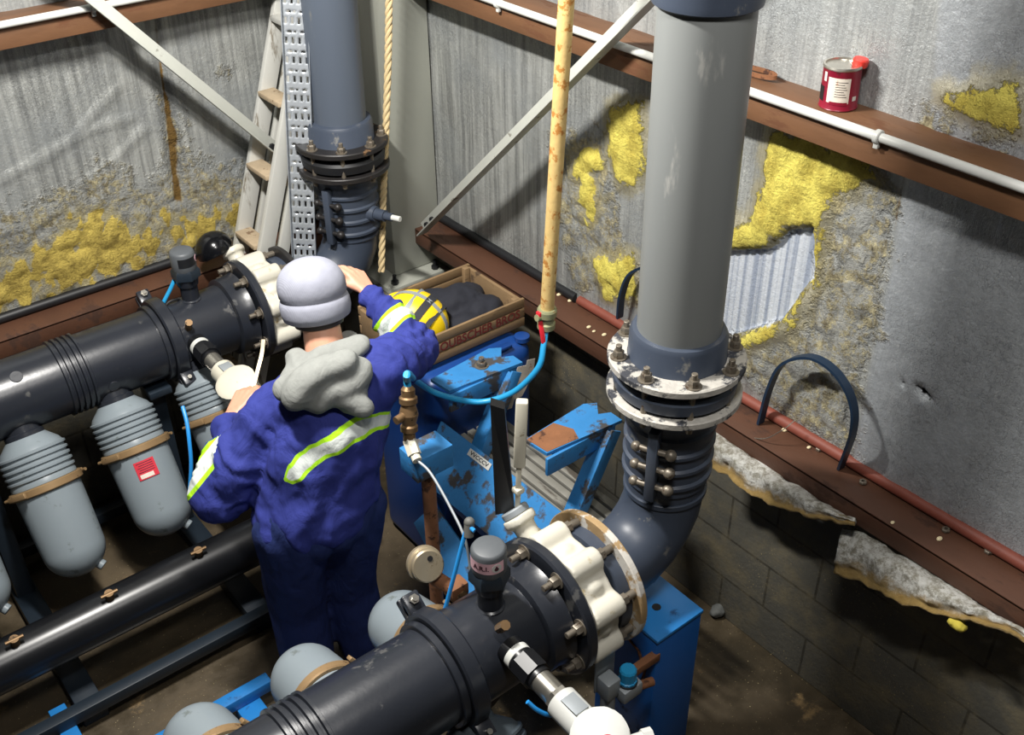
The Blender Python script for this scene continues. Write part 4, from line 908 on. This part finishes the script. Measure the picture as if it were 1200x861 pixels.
part('knob_ring', MB().ring(rp+Vector((0, 0, .004)), (0, 0, 1), .008, .03, .02, 28), RUBBER, o)
part('mount_plate', MB().bar(rp+Vector((-.045, .05, -.03)), rp+Vector((-.045, .05, .12)), .075, .006, (0, 1, 0)), SILVERTAPE, o)
part('mount_arm', MB().box((rp.x+.08, rp.y+.03, rp.z-.02), (.15, .025, .03), .003), RUST, o); part('elbow_port', MB().cyl(rp+Vector((.03, -.01, -.03)), rp+Vector((.085, -.02, -.04)), .014, 14), RUST, o)
#@PERSON
wk = thing('person', 'person in grey beanie and blue reflective jacket, back turned, working on the far valve', 'person', (1.1, 2.42, 0))
FW = Vector((.12, .99, 0)).normalized(); RT = Vector((.99, -.12, 0)).normalized(); UPV = Vector((0, 0, 1))
pel = Vector((1.10, 2.40, .87)); wai = Vector((1.12, 2.41, .98)); che = PD(388, 500, 3.30); nkb = PD(384, 428, 3.26); hd = PD(368, 350, 3.24)
Ls = PD(318, 486, 3.30); Rs = PD(449, 432, 3.28); Le = PD(258, 574, 3.38); Lw = PD(271, 488, 3.62); Re = PD(490, 408, 3.46); Rw = PD(434, 345, 3.50)
Lk = Vector((1.0, 2.47, .46)); Rk = Vector((1.19, 2.45, .46)); La = Vector((.99, 2.42, .08)); Ra = Vector((1.2, 2.40, .08))
Lh = pel-RT*.095; Rh = pel+RT*.095
def hand(mb, wrist, d, palm, thumb, curl=(.5, .75, .6), s_=1.0):
    d = d.normalized(); palm = (palm-d*palm.dot(d)).normalized(); th = d.cross(palm).normalized(); th = th if th.dot(thumb) > 0 else -th
    offs = (.03, .01, -.01, -.028); lens = (.072, .08, .074, .058); kn = []
    for k in range(4):
        b = wrist+d*(.082-.006*abs(k-1))*s_+th*offs[k]*s_; kn.append(b); mb.caps(wrist+th*offs[k]*.55*s_, b, .014*s_, .0115*s_, 12)
        p = b; dd = d.copy(); r = .0098 if k < 3 else .0086
        for j, (ll, c_) in enumerate(zip((.45, .31, .24), curl)):
            c2 = c_*(1+.08*k); dd = (dd*math.cos(c2)+palm*math.sin(c2)).normalized(); pp = palm
            palm2 = (palm-dd*palm.dot(dd)).normalized(); q = p+dd*lens[k]*ll*s_
            mb.caps(p, q, (r-.0006*j)*s_, (r-.001-.0006*j)*s_, 12); p = q
    mb.caps(wrist+d*.015*s_+th*.014*s_, wrist+d*.05*s_+th*.036*s_+palm*.012*s_, .016*s_, .013*s_, 12)
    t1 = wrist+d*.05*s_+th*.036*s_+palm*.012*s_; t2 = t1+(d*.75+th*.3+palm*.55).normalized()*.032*s_; t3 = t2+(d*.8+palm*.6-th*.15).normalized()*.026*s_
    mb.caps(t1, t2, .0118*s_, .0105*s_, 12); mb.caps(t2, t3, .0105*s_, .0085*s_, 12)
bd = MB()
hu = (hd-nkb).normalized(); hu = (hu*.35+Vector((.0, .12, .99))*.65).normalized()
bd.sph(hd+hu*.01, 1, n=28, sc=(.075, .095, .105)).sph(hd-hu*.055+FW*.03, 1, n=22, sc=(.056, .064, .06))       # skull and jaw
bd.caps(hd-hu*.055-FW*.02, nkb+UPV*.0, .056, .064)
bd.sph(hd+FW*.095-hu*.01, 1, n=12, sc=(.014, .02, .02)).caps(hd+FW*.088+hu*.015, hd+FW*.104-hu*.02, .008, .014, 10)
for sg in (-1, 1):
    bd.sph(hd+RT*sg*.077-hu*.015, 1, n=14, sc=(.011, .021, .031))                                        # ears
    bd.sph(hd+RT*sg*.03+FW*.083+hu*.006, .0125, n=10)                                                   # eyes
bd.caps(hd+FW*.088-hu*.05-RT*.018, hd+FW*.088-hu*.05+RT*.018, .008, .008, 10)                            # mouth
bd.caps(nkb-UPV*.03, che, .085, .12).caps(che, wai, .115, .11).caps(wai, pel, .105, .11)
bd.caps(nkb-UPV*.03, Ls, .05, .05).caps(nkb-UPV*.03, Rs, .05, .05)
for a, b, ra, rb in ((Ls, Le, .045, .035), (Le, Lw, .036, .026), (Rs, Re, .045, .035), (Re, Rw, .036, .026), (pel-RT*.07, Lk, .075, .05), (Lk, La, .05, .035), (pel+RT*.07, Rk, .075, .05), (Rk, Ra, .05, .035)): bd.caps(a, b, ra, rb)
for a in (La, Ra): bd.caps(a-UPV*.03, a-UPV*.035+FW*.13, .035, .028)
lhd = (PD(293, 452, 3.68)-Lw).normalized(); hand(bd, Lw+lhd*.02, lhd, Vector((.75, .3, -.35)), Vector((.4, -.3, .8)), (.45, .9, .75), 1.04)
rhd = (PD(414, 318, 3.52)-Rw).normalized(); hand(bd, Rw+rhd*.01, rhd, Vector((-.3, .85, -.3)), Vector((-.8, -.3, .3)), (.35, .6, .5), 1.04)
part('body', fuse(bd, .0052, 4), SKIN, wk, smooth=180)
# jacket
jk = MB()
def ell(mb, c_, rx, ry, rz, R_=None): mb.sph(c_, 1, n=28, sc=(rx, ry, rz), rot=R_)
ROT = Matrix((RT, FW, UPV)).transposed()
for t, rx, ry in ((-.42, .2, .168), (-.2, .204, .168), (.0, .202, .162), (.2, .2, .155), (.4, .2, .15), (.6, .205, .152), (.8, .2, .148), (1.0, .19, .135)):
    p = wai.lerp(che, t); ell(jk, p, rx, ry, .11, ROT)
ell(jk, che.lerp(nkb, .5), .18, .125, .1, ROT)
jk.caps(che, nkb-UPV*.015, .15, .085); jk.caps(nkb-UPV*.05-RT*.05, Ls, .085, .09).caps(nkb-UPV*.05+RT*.05, Rs, .085, .09)
jk.caps(che, Ls, .12, .085).caps(che, Rs, .12, .085)
Lm = Ls.lerp(Le, .55)+Vector((-.01, -.01, -.01)); Rm = Rs.lerp(Re, .55)
jk.caps(Ls, Lm, .09, .093).caps(Lm, Le-UPV*.012, .093, .097).caps(Le-UPV*.012, Le.lerp(Lw, .5), .097, .07).caps(Le.lerp(Lw, .5), Le.lerp(Lw, .86), .066, .046)
jk.caps(Rs, Rm, .09, .082).caps(Rm, Re, .082, .074).caps(Re, Re.lerp(Rw, .5), .074, .062).caps(Re.lerp(Rw, .5), Re.lerp(Rw, .95), .062, .042)
def seg_d(p, a, b):
    ab = b-a; t = max(0, min(1, (p-a).dot(ab)/ab.length_squared)); return (p-(a+ab*t)).length, t
def folds(p, n):
    f = .011*fbm(p.x*1.2, p.y*1.2, p.z*.7, 11, 3)
    for a, b, c_ in ((Ls, Le, 30), (Le, Lw, 44), (Rs, Re, 36), (Re, Rw, 44)):
        d_, t = seg_d(p, a, b)
        if d_ < .12 and 0 < t < 1: f += .005*math.sin(t*c_*.75+5*nz(p.x, p.y, p.z, 9)+2*math.atan2(n.z, n.x))
    s_ = (p-wai).dot(UPV)
    if s_ < .2 and abs((p-wai).dot(RT)) < .25: f += .006*math.sin((p-wai).dot(RT)*52+6*nz(p.x, p.y, p.z, 6))*smin(.2-s_, 0, .12)
    return f
jm = fuse(jk, .0095, 7, folds); jo = part('jacket', jm, JACKET, wk, smooth=180)
bv = []
tb = PD(395, 517, 3.14)
A1, B1, C1 = PD(217, 580, 3.40), PD(229, 543, 3.37), PD(262, 524, 3.33)
ln = (C1-A1).cross(B1-CAM).normalized(); Rax = (Rw-Re).normalized(); Rc = Re.lerp(Rw, .47)
for p in jm.v:
    dl, tl = seg_d(p, Le, Lw); dr, trr = seg_d(p, Re, Rw); dlu, tlu = seg_d(p, Ls, Le); dru, _ = seg_d(p, Rs, Re); tors, tt = seg_d(p, wai, che)
    if (p-B1).length < .13 and min(dl, dlu) < .14: bv.append(abs((p-B1.lerp((A1+C1)/2, .6)).dot(ln)))
    elif dr < .12 and trr > .02 and dr <= dru+.02: bv.append(abs((p-Rc).dot(Rax)))
    elif tors < min(dlu*1.3, dru*1.3)+.09 and (p-che).dot(FW) < .1: bv.append(abs(p.z-tb.z+.022-.355*(p-tb).dot(RT)+2.4*(p-tb).dot(RT)**2)+max(0, -(p-tb).dot(RT)-.135)*1.5)
    else: bv.append(1.0)
a_ = jo.data.attributes.new('band', 'FLOAT', 'POINT'); a_.data.foreach_set('value', bv)
# trousers
tm = MB()
for t, rx, ry in ((0, .188, .148), (.5, .178, .14), (1, .16, .128)): ell(tm, pel.lerp(wai, t)+UPV*-.02, rx, ry, .1, ROT)
for h, k_, a in ((Lh, Lk, La), (Rh, Rk, Ra)): tm.caps(h, k_, .125, .098).caps(k_, a+UPV*.05, .098, .085)
def tf(p, n): return .008*fbm(p.x*1.6, p.y*1.6, p.z*.45, 9, 3)+.005*math.sin((p-pel).dot(RT)*70+7*nz(p.x, p.y, p.z, 5))*smin(p.z, .55, .95)
part('trousers', fuse(tm, .011, 7, tf), TROUSER, wk, smooth=180)
bt = MB()
for a in (La, Ra): bt.caps(a+UPV*.06, a-UPV*.02, .055, .05).caps(a-UPV*.038, a-UPV*.042+FW*.16, .042, .038).box(a-UPV*.07+FW*.055, (.085, .27, .02), .008, ROT)
part('boots', fuse(bt, .007, 3), RUBBER, wk, smooth=180)
# hood, beanie, hair
hm = MB()
nb = nkb+UPV*.0
for k in range(9):
    a = PI*(k/8)*1.25-PI*.125; p = nb+RT*.092*math.cos(a)-FW*(.075*math.sin(a))+UPV*(.035-.02*math.sin(a)); 
    if k: hm.caps(pp_, p, .036, .036)
    pp_ = p
ell(hm, PD(380, 450, 3.13), .135, .055, .085, ROT); ell(hm, PD(350, 452, 3.16), .075, .05, .05, ROT); ell(hm, PD(408, 446, 3.15), .075, .055, .105, ROT)
hm.caps(PD(340, 442, 3.18), PD(378, 420, 3.2), .034, .04); hm.caps(PD(378, 420, 3.2), PD(420, 404, 3.22), .04, .036); hm.caps(PD(338, 452, 3.17), PD(425, 474, 3.14), .036, .036)
def hf(p, n):
    q = p-nb; u = q.dot(UPV)*.85-q.dot(RT)*.5
    return .0075*math.sin(u*62+3.5*nz(p.x, p.y, p.z, 7))*smin(-q.dot(FW), .0, .06)+.004*fbm(p.x, p.y, p.z, 14, 2)
part('hood', fuse(hm, .008, 22, hf), FLEECE, wk, smooth=180)
bn = MB(); bc = hd-hu*.012
pr = [(.098, -.046), (.107, -.04), (.112, -.02), (.112, .005), (.108, .018), (.103, .022), (.103, .026), (.108, .034), (.1085, .055)]
for k in range(1, 12): t = k/11*PI/2*.995; pr.append((.1085*math.cos(t)**.9, .055+.085*math.sin(t)))
def bmod(a, h): return 1+(.012*math.sin(a*3+1)+.008*math.sin(a*7))*smin(h, .05, .12)
bn.lathe(pr, bc, hu, 64, sx=.95, sy=1.02, up=FW, mod=bmod)
part('beanie', bn, KNIT, wk, smooth=60)
part('hair', MB().lathe([(.07, -.066), (.079, -.062), (.083, -.04), (.082, -.02)], bc+FW*-.006, hu, 40, sx=.94, sy=1.03, up=FW), HAIR, wk)
rod = [PD(309, 398, 3.74), PD(307, 415, 3.73), PD(302, 435, 3.71), PD(297, 455, 3.69), PD(291, 478, 3.66)]
solo('steel_spanner', MB().band(catmull(rod, 5), _r2, .013, .008), GAUGE, 'bright steel spanner handle held in the left hand of the worker', 'tool')
